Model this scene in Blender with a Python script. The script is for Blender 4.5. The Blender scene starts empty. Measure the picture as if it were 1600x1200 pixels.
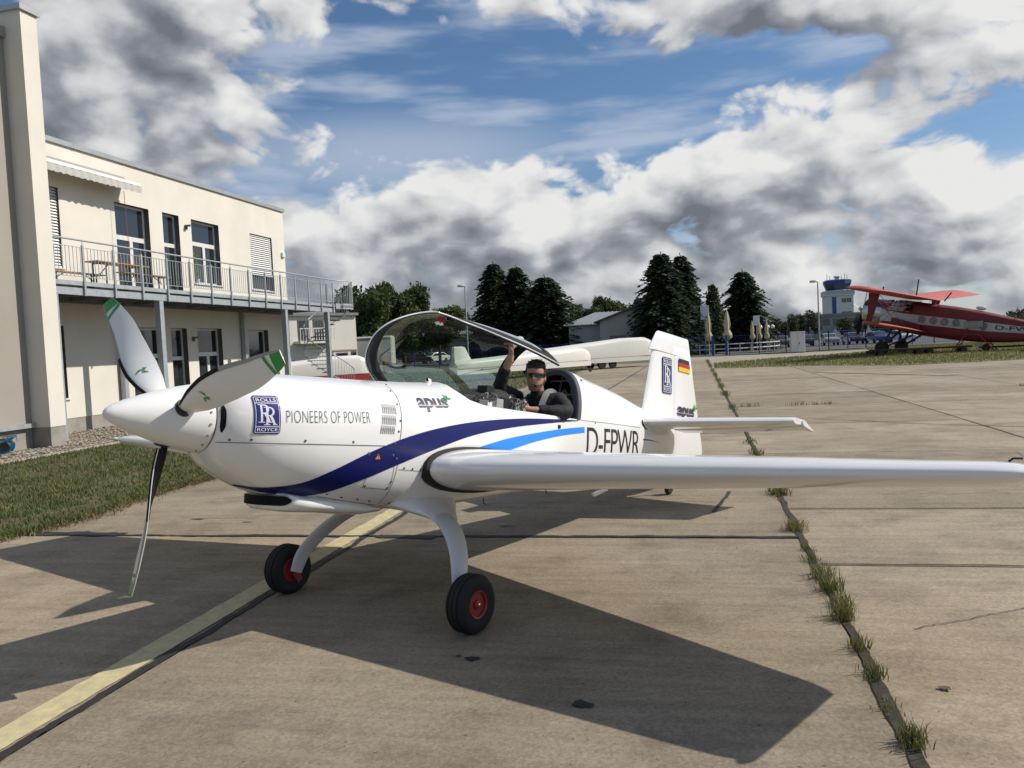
import bpy, bmesh, math, random
import numpy as np
from mathutils import Vector, Matrix
random.seed(7); np.random.seed(7)
R = math.radians; PI = math.pi
scn = bpy.context.scene
COL = scn.collection

# ------------------------------------------------------------------ camera
cam_d = bpy.data.cameras.new('camera'); cam = bpy.data.objects.new('camera', cam_d); COL.objects.link(cam)
cam_d.sensor_width = 36.0; cam_d.lens = 1281.06/1600*36.0; cam_d.clip_start = 0.1; cam_d.clip_end = 3000
_r = Vector((0.9748553, 0.21746153, -0.0486582)); _u = Vector((0.03740279, 0.05558028, 0.99775341)); _f = Vector((-0.21967742, 0.97448515, -0.04604906))
cam.matrix_world = Matrix(((_r.x, _u.x, -_f.x, 0), (_r.y, _u.y, -_f.y, 0), (_r.z, _u.z, -_f.z, 1.8), (0, 0, 0, 1)))
scn.camera = cam
scn.render.resolution_x = 1024; scn.render.resolution_y = 768
scn.view_settings.view_transform = 'Standard'; scn.view_settings.look = 'None'
scn.view_settings.exposure = -0.12; scn.view_settings.gamma = 1.0
scn.cycles.max_bounces = 7; scn.cycles.diffuse_bounces = 3; scn.cycles.transparent_max_bounces = 12; scn.cycles.caustics_reflective = False; scn.cycles.caustics_refractive = False
scn.cycles.use_denoising = True

# ------------------------------------------------------------------ sun and sky
SUN_AZ, SUN_EL = 69.8, 39.0            # azimuth clockwise from +Y, elevation
sun_dir = Vector((math.sin(R(SUN_AZ))*math.cos(R(SUN_EL)), math.cos(R(SUN_AZ))*math.cos(R(SUN_EL)), math.sin(R(SUN_EL))))
sun_d = bpy.data.lights.new('sun', 'SUN'); sun_d.energy = 5.0; sun_d.angle = R(0.53); sun_d.color = (1.0, 0.93, 0.82)
sun = bpy.data.objects.new('sun', sun_d); COL.objects.link(sun)
sun.rotation_euler = sun_dir.to_track_quat('Z', 'Y').to_euler(); sun.location = (30, 20, 40)

world = bpy.data.worlds.new('World'); scn.world = world; world.use_nodes = True
def build_world():
    nt = world.node_tree; nt.nodes.clear(); L = nt.links.new
    # banks of cloud seen in this sky: azimuth, elevation, half width, half height (degrees), weight
    BL = [(-37, 16.0, 8.5, 6.5, .46), (-27, 22.6, 12, 2.4, .34), (-24, 7.2, 4.5, 3.2, .32), (-14.5, 8.3, 5.5, 3.6, .40), (-45, 8, 9, 6, .2),
          (0, 9.0, 7.5, 4.2, .42), (8.5, 12.0, 6.5, 3.2, .32), (15.5, 15.5, 5, 3.0, .32), (7, 21.2, 11, 3.0, .56), (17, 7.5, 6, 3.6, .36), (-5, 2.2, 90, 3.0, .34), (-20, 9.5, 9, 2.6, .16), (-7, 8, 5, 3, .2),
          (-19, 18.2, 8, 3.0, -.36), (-4.5, 16.6, 7, 2.8, -.36), (8, 16.8, 4, 1.4, -.26), (18.5, 12.2, 2.5, 1.8, -.30), (-27, 11.2, 3.5, 1.6, -.2)]
    def group(name, kind_, det=0, vdet=0):
        g = bpy.data.node_groups.new(name, 'ShaderNodeTree')
        g.interface.new_socket('Dir', in_out='INPUT', socket_type='NodeSocketVector'); g.interface.new_socket('Value', in_out='OUTPUT', socket_type='NodeSocketFloat')
        N = g.nodes.new; K = g.links.new; gi = N('NodeGroupInput'); go = N('NodeGroupOutput')
        def math_(op, a, b=None, c=None):
            n = N('ShaderNodeMath'); n.operation = op
            for i, v in enumerate((a, b, c)):
                if v is None: continue
                if isinstance(v, (int, float)): n.inputs[i].default_value = v
                else: K(v, n.inputs[i])
            return n.outputs[0]
        sep = N('ShaderNodeSeparateXYZ'); K(gi.outputs[0], sep.inputs[0])
        if kind_ == 'banks':
            cmb = N('ShaderNodeCombineXYZ'); K(math_('MULTIPLY', math_('ARCTAN2', sep.outputs[0], sep.outputs[1]), 180/PI), cmb.inputs[0]); K(math_('MULTIPLY', math_('ARCSINE', sep.outputs[2]), 180/PI), cmb.inputs[1])
            tot = 0.0
            for (a, e, sa, se, w) in BL:
                v2 = N('ShaderNodeVectorMath'); v2.operation = 'MULTIPLY_ADD'; K(cmb.outputs[0], v2.inputs[0]); v2.inputs[1].default_value = (1/sa, 1/se, 0); v2.inputs[2].default_value = (-a/sa, -e/se, 0)
                d = N('ShaderNodeVectorMath'); d.operation = 'DOT_PRODUCT'; K(v2.outputs[0], d.inputs[0]); K(v2.outputs[0], d.inputs[1])
                tot = math_('MULTIPLY_ADD', math_('POWER', .3679, d.outputs['Value']), w, tot)
            K(tot, go.inputs[0]); return g
        c2 = N('ShaderNodeCombineXYZ'); K(sep.outputs[0], c2.inputs[0]); K(sep.outputs[1], c2.inputs[1]); K(math_('MULTIPLY', sep.outputs[2], 1.6), c2.inputs[2])
        wn = N('ShaderNodeTexNoise'); wn.inputs['Scale'].default_value = 9.0; wn.inputs['Detail'].default_value = 1; K(c2.outputs[0], wn.inputs['Vector'])
        wv = N('ShaderNodeVectorMath'); wv.operation = 'MULTIPLY_ADD'; K(wn.outputs['Color'], wv.inputs[0]); wv.inputs[1].default_value = (.075, .075, .075); K(c2.outputs[0], wv.inputs[2])
        n1 = N('ShaderNodeTexNoise'); n1.inputs['Scale'].default_value = 8.2; n1.inputs['Detail'].default_value = det; n1.inputs['Roughness'].default_value = .56; K(wv.outputs[0], n1.inputs['Vector'])
        if kind_ == 'fbm': K(math_('MULTIPLY_ADD', n1.outputs[0], 1.35, -.77), go.inputs[0]); return g
        vo = N('ShaderNodeTexVoronoi'); vo.feature = 'F1'; vo.inputs['Scale'].default_value = 17.0; vo.inputs['Detail'].default_value = vdet; vo.inputs['Roughness'].default_value = .48; vo.inputs['Lacunarity'].default_value = 2.2; K(wv.outputs[0], vo.inputs['Vector'])
        K(math_('MULTIPLY_ADD', vo.outputs['Distance'], -.30, math_('MULTIPLY_ADD', n1.outputs[0], 1.25, -.44)), go.inputs[0]); return g
    GBK = group('cloud_banks', 'banks'); GF = group('cloud_puffs', 'puffs', 6, 2); GC = group('cloud_puffs_coarse', 'puffs', 3, 1); GD = group('cloud_soft', 'fbm', 2)
    W = nt.nodes.new
    def m(op, a, b=None, c=None, clamp=False):
        n = W('ShaderNodeMath'); n.operation = op; n.use_clamp = clamp
        for i, v in enumerate((a, b, c)):
            if v is None: continue
            if isinstance(v, (int, float)): n.inputs[i].default_value = v
            else: L(v, n.inputs[i])
        return n.outputs[0]
    tc = W('ShaderNodeTexCoord')
    def dirn(off):
        v = W('ShaderNodeVectorMath'); v.operation = 'ADD'; L(tc.outputs['Generated'], v.inputs[0]); v.inputs[1].default_value = off
        nn = W('ShaderNodeVectorMath'); nn.operation = 'NORMALIZE'; L(v.outputs[0], nn.inputs[0]); return nn.outputs[0]
    def use(g, d):
        q = W('ShaderNodeGroup'); q.node_tree = g; L(d, q.inputs[0]); return q.outputs[0]
    def rng(v, a, b, c=0., d=1., smooth=True):
        n = W('ShaderNodeMapRange'); n.interpolation_type = 'SMOOTHSTEP' if smooth else 'LINEAR'; n.clamp = True
        L(v, n.inputs[0]); n.inputs[1].default_value = a; n.inputs[2].default_value = b; n.inputs[3].default_value = c; n.inputs[4].default_value = d
        return n.outputs[0]
    v0 = dirn((0, 0, 0)); v1 = dirn((.012, .004, .015)); v2 = dirn((.034, .010, .050))
    b0 = use(GBK, v0); b2 = use(GBK, v2)
    d0 = m('ADD', use(GF, v0), b0); d1 = m('ADD', use(GC, v1), b0); d2 = m('ADD', use(GD, v2), b2); dS = m('ADD', use(GD, v0), b0)
    sky = W('ShaderNodeTexSky'); sky.sky_type = 'NISHITA'; sky.sun_disc = False; sky.sun_elevation = R(SUN_EL); sky.sun_rotation = R(SUN_AZ)
    sky.air_density = 1.0; sky.dust_density = .6; sky.ozone_density = 4.0
    sk = W('ShaderNodeVectorMath'); sk.operation = 'SCALE'; hs = W('ShaderNodeHueSaturation'); hs.inputs['Saturation'].default_value = 1.10; L(sky.outputs[0], hs.inputs['Color']); L(hs.outputs[0], sk.inputs[0]); sk.inputs['Scale'].default_value = SKY
    sp = W('ShaderNodeSeparateXYZ'); L(tc.outputs['Generated'], sp.inputs[0])
    mp = W('ShaderNodeMapping'); L(tc.outputs['Generated'], mp.inputs['Vector']); mp.inputs['Scale'].default_value = (2.0, 2.0, 11.0); mp.inputs['Rotation'].default_value = (0, R(6), 0)
    ci = W('ShaderNodeTexNoise'); ci.inputs['Scale'].default_value = 2.6; ci.inputs['Detail'].default_value = 4; ci.inputs['Roughness'].default_value = .5; L(mp.outputs[0], ci.inputs['Vector'])
    veil = m('MULTIPLY', rng(ci.outputs[0], .42, .70), .72)
    cz = W('ShaderNodeVectorMath'); cz.operation = 'DISTANCE'; mpz = W('ShaderNodeVectorMath'); mpz.operation = 'MULTIPLY'; L(v0, mpz.inputs[0]); mpz.inputs[1].default_value = (1, 1, 4.5); L(mpz.outputs[0], cz.inputs[0]); cz.inputs[1].default_value = (-.33, .915, 1.02)
    veil = m('MAXIMUM', veil, m('MULTIPLY', rng(cz.outputs['Value'], .04, .30, 1., 0.), .62))
    veil = m('MAXIMUM', veil, m('MULTIPLY', rng(sp.outputs[2], .02, .20, 1., 0.), .45))
    mx = W('ShaderNodeMix'); mx.data_type = 'RGBA'; L(veil, mx.inputs[0]); L(sk.outputs[0], mx.inputs[6]); mx.inputs[7].default_value = (.58, .66, .80, 1)
    lit = m('ADD', m('MULTIPLY', m('SUBTRACT', d0, d1), 1.1), m('MULTIPLY', m('SUBTRACT', dS, d2), 1.9))
    thick = rng(dS, .0, .50, 0., 1., False)
    sd = W('ShaderNodeVectorMath'); sd.operation = 'DOT_PRODUCT'; L(v0, sd.inputs[0]); sd.inputs[1].default_value = tuple(sun_dir)
    lv = m('SUBTRACT', m('ADD', lit, m('ADD', rng(sd.outputs['Value'], .1, .75, 0., .26), .70)), m('MULTIPLY', thick, .50))
    fn_ = W('ShaderNodeTexNoise'); fn_.inputs['Scale'].default_value = 26; fn_.inputs['Detail'].default_value = 4; fn_.inputs['Roughness'].default_value = .62; fm_ = W('ShaderNodeVectorMath'); fm_.operation = 'MULTIPLY'; L(v0, fm_.inputs[0]); fm_.inputs[1].default_value = (1, 1, 1.7); L(fm_.outputs[0], fn_.inputs['Vector'])
    lv = m('ADD', m('MULTIPLY', lv, .74), m('MULTIPLY', m('SUBTRACT', fn_.outputs[0], .5), .42))
    lv = m('ADD', lv, .13)
    ramp = W('ShaderNodeValToRGB'); L(lv, ramp.inputs[0]); cr = ramp.color_ramp; cr.interpolation = 'LINEAR'
    cr.elements[0].position = .0; cr.elements[0].color = (.19, .21, .245, 1)
    cr.elements[1].position = 1.0; cr.elements[1].color = (.95, .95, .94, 1)
    e = cr.elements.new(.36); e.color = (.37, .395, .44, 1)
    e = cr.elements.new(.62); e.color = (.66, .675, .70, 1)
    al = rng(d0, -.035, .15)
    m2 = W('ShaderNodeMix'); m2.data_type = 'RGBA'; L(al, m2.inputs[0]); L(mx.outputs[2], m2.inputs[6]); L(ramp.outputs[0], m2.inputs[7])
    bg = W('ShaderNodeBackground'); L(m2.outputs[2], bg.inputs[0]); bg.inputs[1].default_value = 0.93
    out = W('ShaderNodeOutputWorld'); L(bg.outputs[0], out.inputs[0])
SKY = 0.112
build_world()
# ------------------------------------------------------------------ materials
MATS = {}
def mat(name, col, rough=.5, metal=0., var=0., vs=4., bump=0., bs=60., coat=0., spec=.5, col2=None, alpha=1., trans=0., emis=None, detail=6):
    if name in MATS: return MATS[name]
    m = bpy.data.materials.new(name); m.use_nodes = True; nt = m.node_tree; b = nt.nodes['Principled BSDF']; L = nt.links.new
    b.inputs['Base Color'].default_value = (*col, 1); b.inputs['Roughness'].default_value = rough; b.inputs['Metallic'].default_value = metal
    b.inputs['Coat Weight'].default_value = coat; b.inputs['Coat Roughness'].default_value = .04; b.inputs['Specular IOR Level'].default_value = spec
    if alpha < 1: b.inputs['Alpha'].default_value = alpha
    if trans: b.inputs['Transmission Weight'].default_value = trans
    if emis: b.inputs['Emission Color'].default_value = (*emis[0], 1); b.inputs['Emission Strength'].default_value = emis[1]
    tc = nt.nodes.new('ShaderNodeTexCoord')
    if var or col2:
        n = nt.nodes.new('ShaderNodeTexNoise'); n.inputs['Scale'].default_value = vs; n.inputs['Detail'].default_value = detail; n.inputs['Roughness'].default_value = .62
        L(tc.outputs['Object'], n.inputs['Vector'])
        r = nt.nodes.new('ShaderNodeValToRGB'); c2 = col2 or tuple(max(0, c*(1-var)) for c in col); c1 = col if col2 else tuple(min(1, c*(1+var*.6)) for c in col)
        r.color_ramp.elements[0].position = .34; r.color_ramp.elements[0].color = (*c2, 1); r.color_ramp.elements[1].position = .66; r.color_ramp.elements[1].color = (*c1, 1)
        L(n.outputs[0], r.inputs[0]); L(r.outputs[0], b.inputs['Base Color'])
    if bump:
        n = nt.nodes.new('ShaderNodeTexNoise'); n.inputs['Scale'].default_value = bs; n.inputs['Detail'].default_value = 6
        L(tc.outputs['Object'], n.inputs['Vector'])
        bp = nt.nodes.new('ShaderNodeBump'); bp.inputs['Strength'].default_value = bump; bp.inputs['Distance'].default_value = .02
        L(n.outputs[0], bp.inputs['Height']); L(bp.outputs[0], b.inputs['Normal'])
    MATS[name] = m; return m

# ------------------------------------------------------------------ mesh builder
class MB:
    def __init__(s): s.v = []; s.f = []
    def add(s, vs, fs):
        o = len(s.v); s.v += [tuple(map(float, p)) for p in vs]; s.f += [tuple(i+o for i in f) for f in fs]; return s
    def box(s, x0, x1, y0, y1, z0, z1):
        return s.add([(x0,y0,z0),(x1,y0,z0),(x1,y1,z0),(x0,y1,z0),(x0,y0,z1),(x1,y0,z1),(x1,y1,z1),(x0,y1,z1)],
                     [(0,3,2,1),(4,5,6,7),(0,1,5,4),(1,2,6,5),(2,3,7,6),(3,0,4,7)])
    def bar(s, a, b, w, h, up=(0,0,1)):                          # box beam from a to b
        a = Vector(a); b = Vector(b); d = (b-a).normalized(); u = Vector(up)
        if abs(d.dot(u)) > .99: u = Vector((1,0,0))
        x = d.cross(u).normalized(); u = x.cross(d)
        vs = [p + x*sx*w/2 + u*su*h/2 for p in (a, b) for sx, su in ((-1,-1),(1,-1),(1,1),(-1,1))]
        return s.add(vs, [(3,2,1,0),(4,5,6,7),(0,1,5,4),(1,2,6,5),(2,3,7,6),(3,0,4,7)])
    def rings(s, rs, cap=True, closed=True):
        n = len(rs[0]); o = len(s.v)
        for r in rs: s.v += [tuple(map(float, p)) for p in r]
        for i in range(len(rs)-1):
            for j in range(n if closed else n-1):
                k = (j+1) % n; s.f.append((o+i*n+j, o+i*n+k, o+(i+1)*n+k, o+(i+1)*n+j))
        if cap and closed:
            s.f.append(tuple(o+j for j in reversed(range(n)))); s.f.append(tuple(o+(len(rs)-1)*n+j for j in range(n)))
        return s
    def tube(s, pts, r, n=8, cap=True):
        pts = [Vector(p) for p in pts]; rs = []; pu = None
        for i, p in enumerate(pts):
            d = (pts[min(i+1, len(pts)-1)] - pts[max(i-1, 0)]).normalized()
            if pu is None:
                pu = Vector((0,0,1)) if abs(d.z) < .9 else Vector((1,0,0))
            x = d.cross(pu).normalized(); pu = x.cross(d).normalized()
            rr = r[i] if isinstance(r, (list, tuple)) else r
            rs.append([p + (x*math.cos(2*PI*k/n) + pu*math.sin(2*PI*k/n))*rr for k in range(n)])
        return s.rings(rs, cap)
    def lathe(s, prof, o=(0,0,0), ax=(0,0,1), n=16, cap=True):      # prof: (radius, along)
        ax = Vector(ax).normalized(); o = Vector(o); u = Vector((0,0,1)) if abs(ax.z) < .9 else Vector((1,0,0)); x = ax.cross(u).normalized(); y = ax.cross(x)
        return s.rings([[o + ax*h + (x*math.cos(2*PI*k/n) + y*math.sin(2*PI*k/n))*max(r, 1e-4) for k in range(n)] for r, h in prof], cap)
    def prism(s, poly, f0, f1):                                  # poly 2d, f(u,v)->3d for both ends
        n = len(poly); a = [f0(*p) for p in poly]; b = [f1(*p) for p in poly]
        return s.add(a+b, [tuple(reversed(range(n))), tuple(range(n, 2*n))] + [(i, (i+1) % n, n+(i+1) % n, n+i) for i in range(n)])
    def quad(s, a, b, c, d): return s.add([a,b,c,d], [(0,1,2,3)])
    def ball(s, c, r, n=12, m=8, sc=(1,1,1)):
        return s.rings([[(c[0]+sc[0]*r*math.sin(PI*i/m)*math.cos(2*PI*k/n) + 0, c[1]+sc[1]*r*math.sin(PI*i/m)*math.sin(2*PI*k/n), c[2]+sc[2]*r*math.cos(PI*i/m)) for k in range(n)] for i in [.02]+list(range(1,m))+[m-.02]])
    def mesh(s, name, flip=False):
        me = bpy.data.meshes.new(name)
        v = [(x, -y, z) for x, y, z in s.v] if flip else s.v
        me.from_pydata(v, [], s.f); return me
    def build(s, name, m, parent=None, smooth=None, flip=False, recalc=True, bevel=0.):
        me = s.mesh(name, flip)
        if recalc or bevel:
            bm = bmesh.new(); bm.from_mesh(me)
            if bevel: bmesh.ops.bevel(bm, geom=[e for e in bm.edges], offset=bevel, segments=1, affect='EDGES')
            bmesh.ops.recalc_face_normals(bm, faces=bm.faces); bm.to_mesh(me); bm.free()
        if smooth is not None:
            me.shade_smooth(); me.set_sharp_from_angle(angle=R(smooth))
        return link(name, me, m, parent)
def link(name, me, m, parent=None, loc=None, rot=None):
    if m is not None and not me.materials: me.materials.append(m)
    o = bpy.data.objects.new(name, me); COL.objects.link(o)
    if parent: o.parent = parent
    if loc is not None: o.location = loc
    if rot is not None: o.rotation_euler = rot
    return o
def tag(o, label, cat, group=None):
    o['label'] = label; o['category'] = cat
    if group: o['group'] = group
    return o
def thing(name, label, cat, loc=(0,0,0), rz=0, group=None):
    o = bpy.data.objects.new(name, None); COL.objects.link(o); o.location = loc; o.rotation_euler = (0,0,rz); o.empty_display_size = .2
    return tag(o, label, cat, group)
def kind(o, k): o['kind'] = k; return o
def copy_tree(o, parent=None):
    c = o.copy(); COL.objects.link(c); c.parent = parent
    for ch in list(o.children): copy_tree(ch, c)
    return c
def catmull(P, n):
    P = [Vector(p) for p in P]; Q = [P[0]*2-P[1]] + P + [P[-1]*2-P[-2]]; out = []
    for i in range(1, len(Q)-2):
        for k in range(n):
            t = k/n; a, b, c, d = Q[i-1], Q[i], Q[i+1], Q[i+2]
            out.append(.5*((2*b) + (c-a)*t + (2*a-5*b+4*c-d)*t*t + (3*b-a-3*c+d)*t**3))
    return out + [P[-1]]
# ================================================================== GROUND
M_soil = mat('soil', (.10,.085,.055), .95, var=.4, vs=1.5, bump=.5, bs=30)
def ground_material():
    m = mat('field_ground', (.11,.12,.045), .95, var=.35, vs=.12, bump=.4, bs=8); return m
g = MB(); g.quad((-1200,-400,-.06),(1200,-400,-.06),(1200,2000,-.06),(-1200,2000,-.06))
kind(g.build('ground', ground_material(), recalc=False), 'structure')

def concrete_mat():
    m = bpy.data.materials.new('apron_concrete'); m.use_nodes = True; nt = m.node_tree; b = nt.nodes['Principled BSDF']; L = nt.links.new; N = nt.nodes.new
    geo = N('ShaderNodeNewGeometry'); inf = N('ShaderNodeObjectInfo')
    def noise(sc, det, vec, ro=.6, sx=(1,1,1)):
        mp = N('ShaderNodeMapping'); mp.inputs['Scale'].default_value = sx; L(vec, mp.inputs['Vector'])
        n = N('ShaderNodeTexNoise'); n.inputs['Scale'].default_value = sc; n.inputs['Detail'].default_value = det; n.inputs['Roughness'].default_value = ro; L(mp.outputs[0], n.inputs['Vector']); return n.outputs[0]
    def ramp(v, p0, c0, p1, c1):
        r = N('ShaderNodeValToRGB'); r.color_ramp.elements[0].position = p0; r.color_ramp.elements[0].color = (*c0,1); r.color_ramp.elements[1].position = p1; r.color_ramp.elements[1].color = (*c1,1); L(v, r.inputs[0]); return r.outputs[0]
    def mul(a, b_, f=1.):
        x = N('ShaderNodeMix'); x.data_type = 'RGBA'; x.blend_type = 'MULTIPLY'; x.inputs[0].default_value = f; L(a, x.inputs[6]); L(b_, x.inputs[7]); return x.outputs[2]
    pos = geo.outputs['Position']
    base = ramp(noise(.55, 6, pos), .30, (.285,.238,.178), .70, (.41,.352,.270))
    broom = ramp(noise(9, 4, pos, .6, (.07,1.2,1)), .35, (.86,.86,.85), .62, (1.03,1.03,1.02))
    fine = ramp(noise(70, 5, pos, .7), .30, (.80,.79,.77), .60, (1.06,1.05,1.04))
    blot = ramp(noise(1.6, 5, pos, .65), .30, (.70,.69,.68), .52, (1.0,1.0,1.0))
    vor = N('ShaderNodeTexVoronoi'); vor.inputs['Scale'].default_value = 9.0; L(pos, vor.inputs['Vector'])
    peb = ramp(vor.outputs['Distance'], .03, (.35,.33,.31), .055, (1,1,1))
    vo2 = N('ShaderNodeTexVoronoi'); vo2.inputs['Scale'].default_value = 55.0; L(pos, vo2.inputs['Vector'])
    agg = ramp(vo2.outputs['Color'], .25, (.84,.835,.83), .75, (1.10,1.095,1.09))
    fine = mul(fine, agg, .8)
    per = ramp(inf.outputs['Random'], 0, (.83,.835,.84), 1, (1.09,1.08,1.06))
    pits = ramp(noise(30, 3, pos, .5), .27, (.45,.42,.40), .325, (1,1,1))
    c = mul(mul(mul(mul(mul(mul(base, broom), fine), blot), per), pits), peb, .75)
    L(c, b.inputs['Base Color']); b.inputs['Roughness'].default_value = .9; b.inputs['Specular IOR Level'].default_value = .25
    bp = N('ShaderNodeBump'); bp.inputs['Strength'].default_value = .35; bp.inputs['Distance'].default_value = .006; L(noise(60, 6, pos, .7), bp.inputs['Height']); L(bp.outputs[0], b.inputs['Normal'])
    MATS['apron_concrete'] = m; return m
M_conc = concrete_mat()
M_tar = mat('joint_tar', (.022,.021,.022), .75, var=.3, vs=8); M_seam = mat('old_seam', (.075,.066,.055), .9, var=.4, vs=3)
# apron base under the slabs: dark joint fill
g = MB(); g.quad((-7.3,-14,-.028),(42,-14,-.028),(42,64.6,-.028),(-7.3,64.6,-.028))
apron = kind(g.build('apron', mat('joint_fill', (.045,.04,.032), .95, var=.5, vs=6), recalc=False), 'structure')
W = 4.07; X0 = .84
COLS = [X0+W*k for k in range(-2, 10)]
JL = [-6.5,-1.2,2.4,7.47,11.55,15.6,19.7,23.8,27.9,32,36.1,40.2,44.3,48.4,52.5,56.6,60.6,64.5]
JR = [-7.,-2.,2.5,6.62,8.71,12.8,16.9,21.2,25.3,29.4,33.5,37.6,41.7,45.8]
rs = random.Random(3)
def slab(x0, x1, y0, y1):
    j = .011; x0 += j; x1 -= j; y0 += j; y1 -= j; b = .012; z = rs.uniform(-.0022, .0022); t = [rs.uniform(-.002,.002) for _ in range(4)]
    m_ = MB(); n = 10
    # top outline with slightly spalled edges
    pts = []
    for (ax, ay, bx, by, k) in ((x0,y0,x1,y0,0),(x1,y0,x1,y1,1),(x1,y1,x0,y1,2),(x0,y1,x0,y0,3)):
        for i in range(n):
            u = i/n; px = ax+(bx-ax)*u; py = ay+(by-ay)*u; w_ = rs.uniform(-.004,.004) + (.012*rs.random() if rs.random() < .10 else 0)
            if k == 0: py += abs(w_)
            if k == 2: py -= abs(w_)
            if k == 1: px -= abs(w_)
            if k == 3: px += abs(w_)
            pts.append((px, py))
    cx, cy = (x0+x1)/2, (y0+y1)/2; N_ = len(pts)
    def tz(px, py): u = (px-x0)/(x1-x0); v = (py-y0)/(y1-y0); return z + (t[0]*(1-u)+t[1]*u)*(1-v) + (t[2]*(1-u)+t[3]*u)*v
    def sh(p): dx = cx-p[0]; dy = cy-p[1]; return (p[0]+math.copysign(min(b, abs(dx)), dx), p[1]+math.copysign(min(b, abs(dy)), dy))
    r0 = [(p[0], p[1], -.05) for p in pts]; r1 = [(p[0], p[1], tz(*p)-.008) for p in pts]; r2 = [(*sh(p), tz(*p)) for p in pts]
    m_.v = r0+r1+r2
    for k in range(2):
        for i in range(N_): m_.f.append((k*N_+i, k*N_+(i+1) % N_, (k+1)*N_+(i+1) % N_, (k+1)*N_+i))
    m_.f.append(tuple(2*N_+i for i in range(N_)))
    return m_.build('concrete_slab', M_conc, apron, recalc=False)
for i in range(len(COLS)-1):
    J = JL if i < 2 else JR
    off = 0 if i < 3 else (i % 2)*2.05
    ymax = 64.5 if i < 2 else [47.0,47.,46.2,44.,44.,44.,44.,44.,44.,44.][i-2]
    ys = [y+(off if y > 2.5 or i > 3 else 0) for y in J]; ys = [y for y in ys if y < ymax-1.5] + [ymax]
    for a, b in zip(ys, ys[1:]): slab(COLS[i], COLS[i+1], a, b)
# tarred seams: wandering strips poured over the joints
def seam(name, pts, w, wob, parent=apron, z=.0075, m=M_tar, seed=1, step=.05):
    rr = random.Random(seed); P = [Vector((x, y, 0)) for x, y in pts]; A = []; B = []; a = b = 0; wa = wb = 1
    for p, q in zip(P, P[1:]):
        L_ = (q-p).length; n = max(2, int(L_/step)); d = (q-p)/L_; nn = Vector((-d.y, d.x, 0))
        for i in range(n+1):
            a = a*.8+rr.uniform(-wob, wob)*.5; wa = wa*.75+.25*rr.uniform(.25, 1.7); wb = wb*.75+.25*rr.uniform(.25, 1.7)
            c = p+d*(L_*i/n)+nn*a; A.append(c+nn*w*wa/2); B.append(c-nn*w*wb/2)
    m_ = MB(); n = len(A); m_.v = [(v.x,v.y,z) for v in A]+[(v.x,v.y,z) for v in B]; m_.f = [(i,i+1,n+i+1,n+i) for i in range(n-1)]
    return m_.build(name, m, parent, recalc=False)
seam('tar_seam', [(-3.225,-1),(-3.225,22)], .062, .020, seed=2)
seam('tar_seam', [(-3.235,22),(-3.235,64)], .05, .02, seed=3)
seam('tar_seam', [(-7.1,7.50),(-5.2,7.46),(-3.2,7.47),(-1.2,7.49),(.82,7.48)], .06, .02, seed=4)
seam('tar_seam', [(-7.2,7.52),(-6.0,7.50)], .16, .03, seed=5, z=.0095)
seam('tar_seam', [(-3.1,7.45),(-2.5,7.41)], .11, .03, seed=6, z=.0095)
seam('tar_seam', [(.88,6.62),(5.0,6.62),(9,6.64)], .028, .008, seed=7, m=M_tar)
seam('tar_seam', [(.88,8.71),(5.0,8.71)], .022, .006, seed=8)
seam('tar_seam', [(.12,8.55),(.33,9.7)], .05, .015, seed=9)
seam('tar_seam', [(2.3,17.8),(4.2,16.2),(8.0,14.0),(14,11.5)], .03, .02, seed=10)
for k, y in enumerate((21.2,25.3,33.5)): seam('tar_seam', [(.9,y),(5,y+.02),(13,y),(30,y)], .035, .02, seed=20+k, m=M_seam)
for k, y in enumerate((11.55,15.6,19.7,27.9)): seam('tar_seam', [(-7.2,y),(.8,y)], .03, .015, seed=30+k, m=M_seam)
seam('tar_seam', [(5.0,38),(8.8,31.5)], .16, .04, seed=41)
# dark dirt in the open joint with the weeds
seam('tar_seam', [(X0,-2),(X0+.01,12),(X0,30),(X0,64)], .060, .014, seed=50, m=mat('joint_dirt', (.04,.034,.025), .95, var=.5, vs=20), z=.0062)
for k, P in enumerate(([(-5.9,8.35),(-5.5,8.3),(-5.1,8.36)],[(-6.6,9.3),(-5.2,9.9),(-4.0,9.7)],[(1.2,5.2),(2.4,5.9),(3.6,6.4)],[(3.2,8.8),(3.9,10.4),(4.3,12.6)],[(-1.8,2.6),(-.4,3.1),(.7,3.0)],[(6.2,21.3),(8.1,23.6),(9.2,25.2)])): seam('hairline_crack', P, .007, .018, seed=70+k, m=M_seam, z=.0052, step=.03)
# yellow taxi line
def paint_mat():
    m = mat('yellow_paint', (.60,.53,.28), .8, col2=(.44,.385,.25), vs=11, bump=.1, bs=80); return m
m_ = MB(); rr = random.Random(5); A = []; Bp = []
for i in range(0, 420):
    y = -1+i*.05*1.4; A.append((-3.485+rr.uniform(-.006,.006), y, .0065)); Bp.append((-3.290+rr.uniform(-.006,.006), y, .0065))
n = len(A); m_.v = A+Bp; m_.f = [(i,i+1,n+i+1,n+i) for i in range(n-1)]
kind(m_.build('painted_line', paint_mat(), apron, recalc=False), 'structure')
# tar drips and oil spots
for k, (x, y, a, b_) in enumerate(((-.61,3.96,.055,.030),(-1.33,4.49,.05,.02),(-1.42,4.52,.02,.012),(1.14,4.34,.035,.02),(-5.6,8.25,.10,.012),(-4.9,8.1,.07,.010),(-1.9,7.9,.10,.012))):
    pts = [(x+a*math.cos(t)*rs.uniform(.7,1.15), y+b_*math.sin(t)*rs.uniform(.5,1.3)*1.4, .0085) for t in np.linspace(0,2*PI,18)[:-1]]
    q = MB(); q.v = pts; q.f = [tuple(range(len(pts)))]; q.build('tar_spot', M_tar if k < 2 else M_seam, apron, recalc=False)

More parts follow.
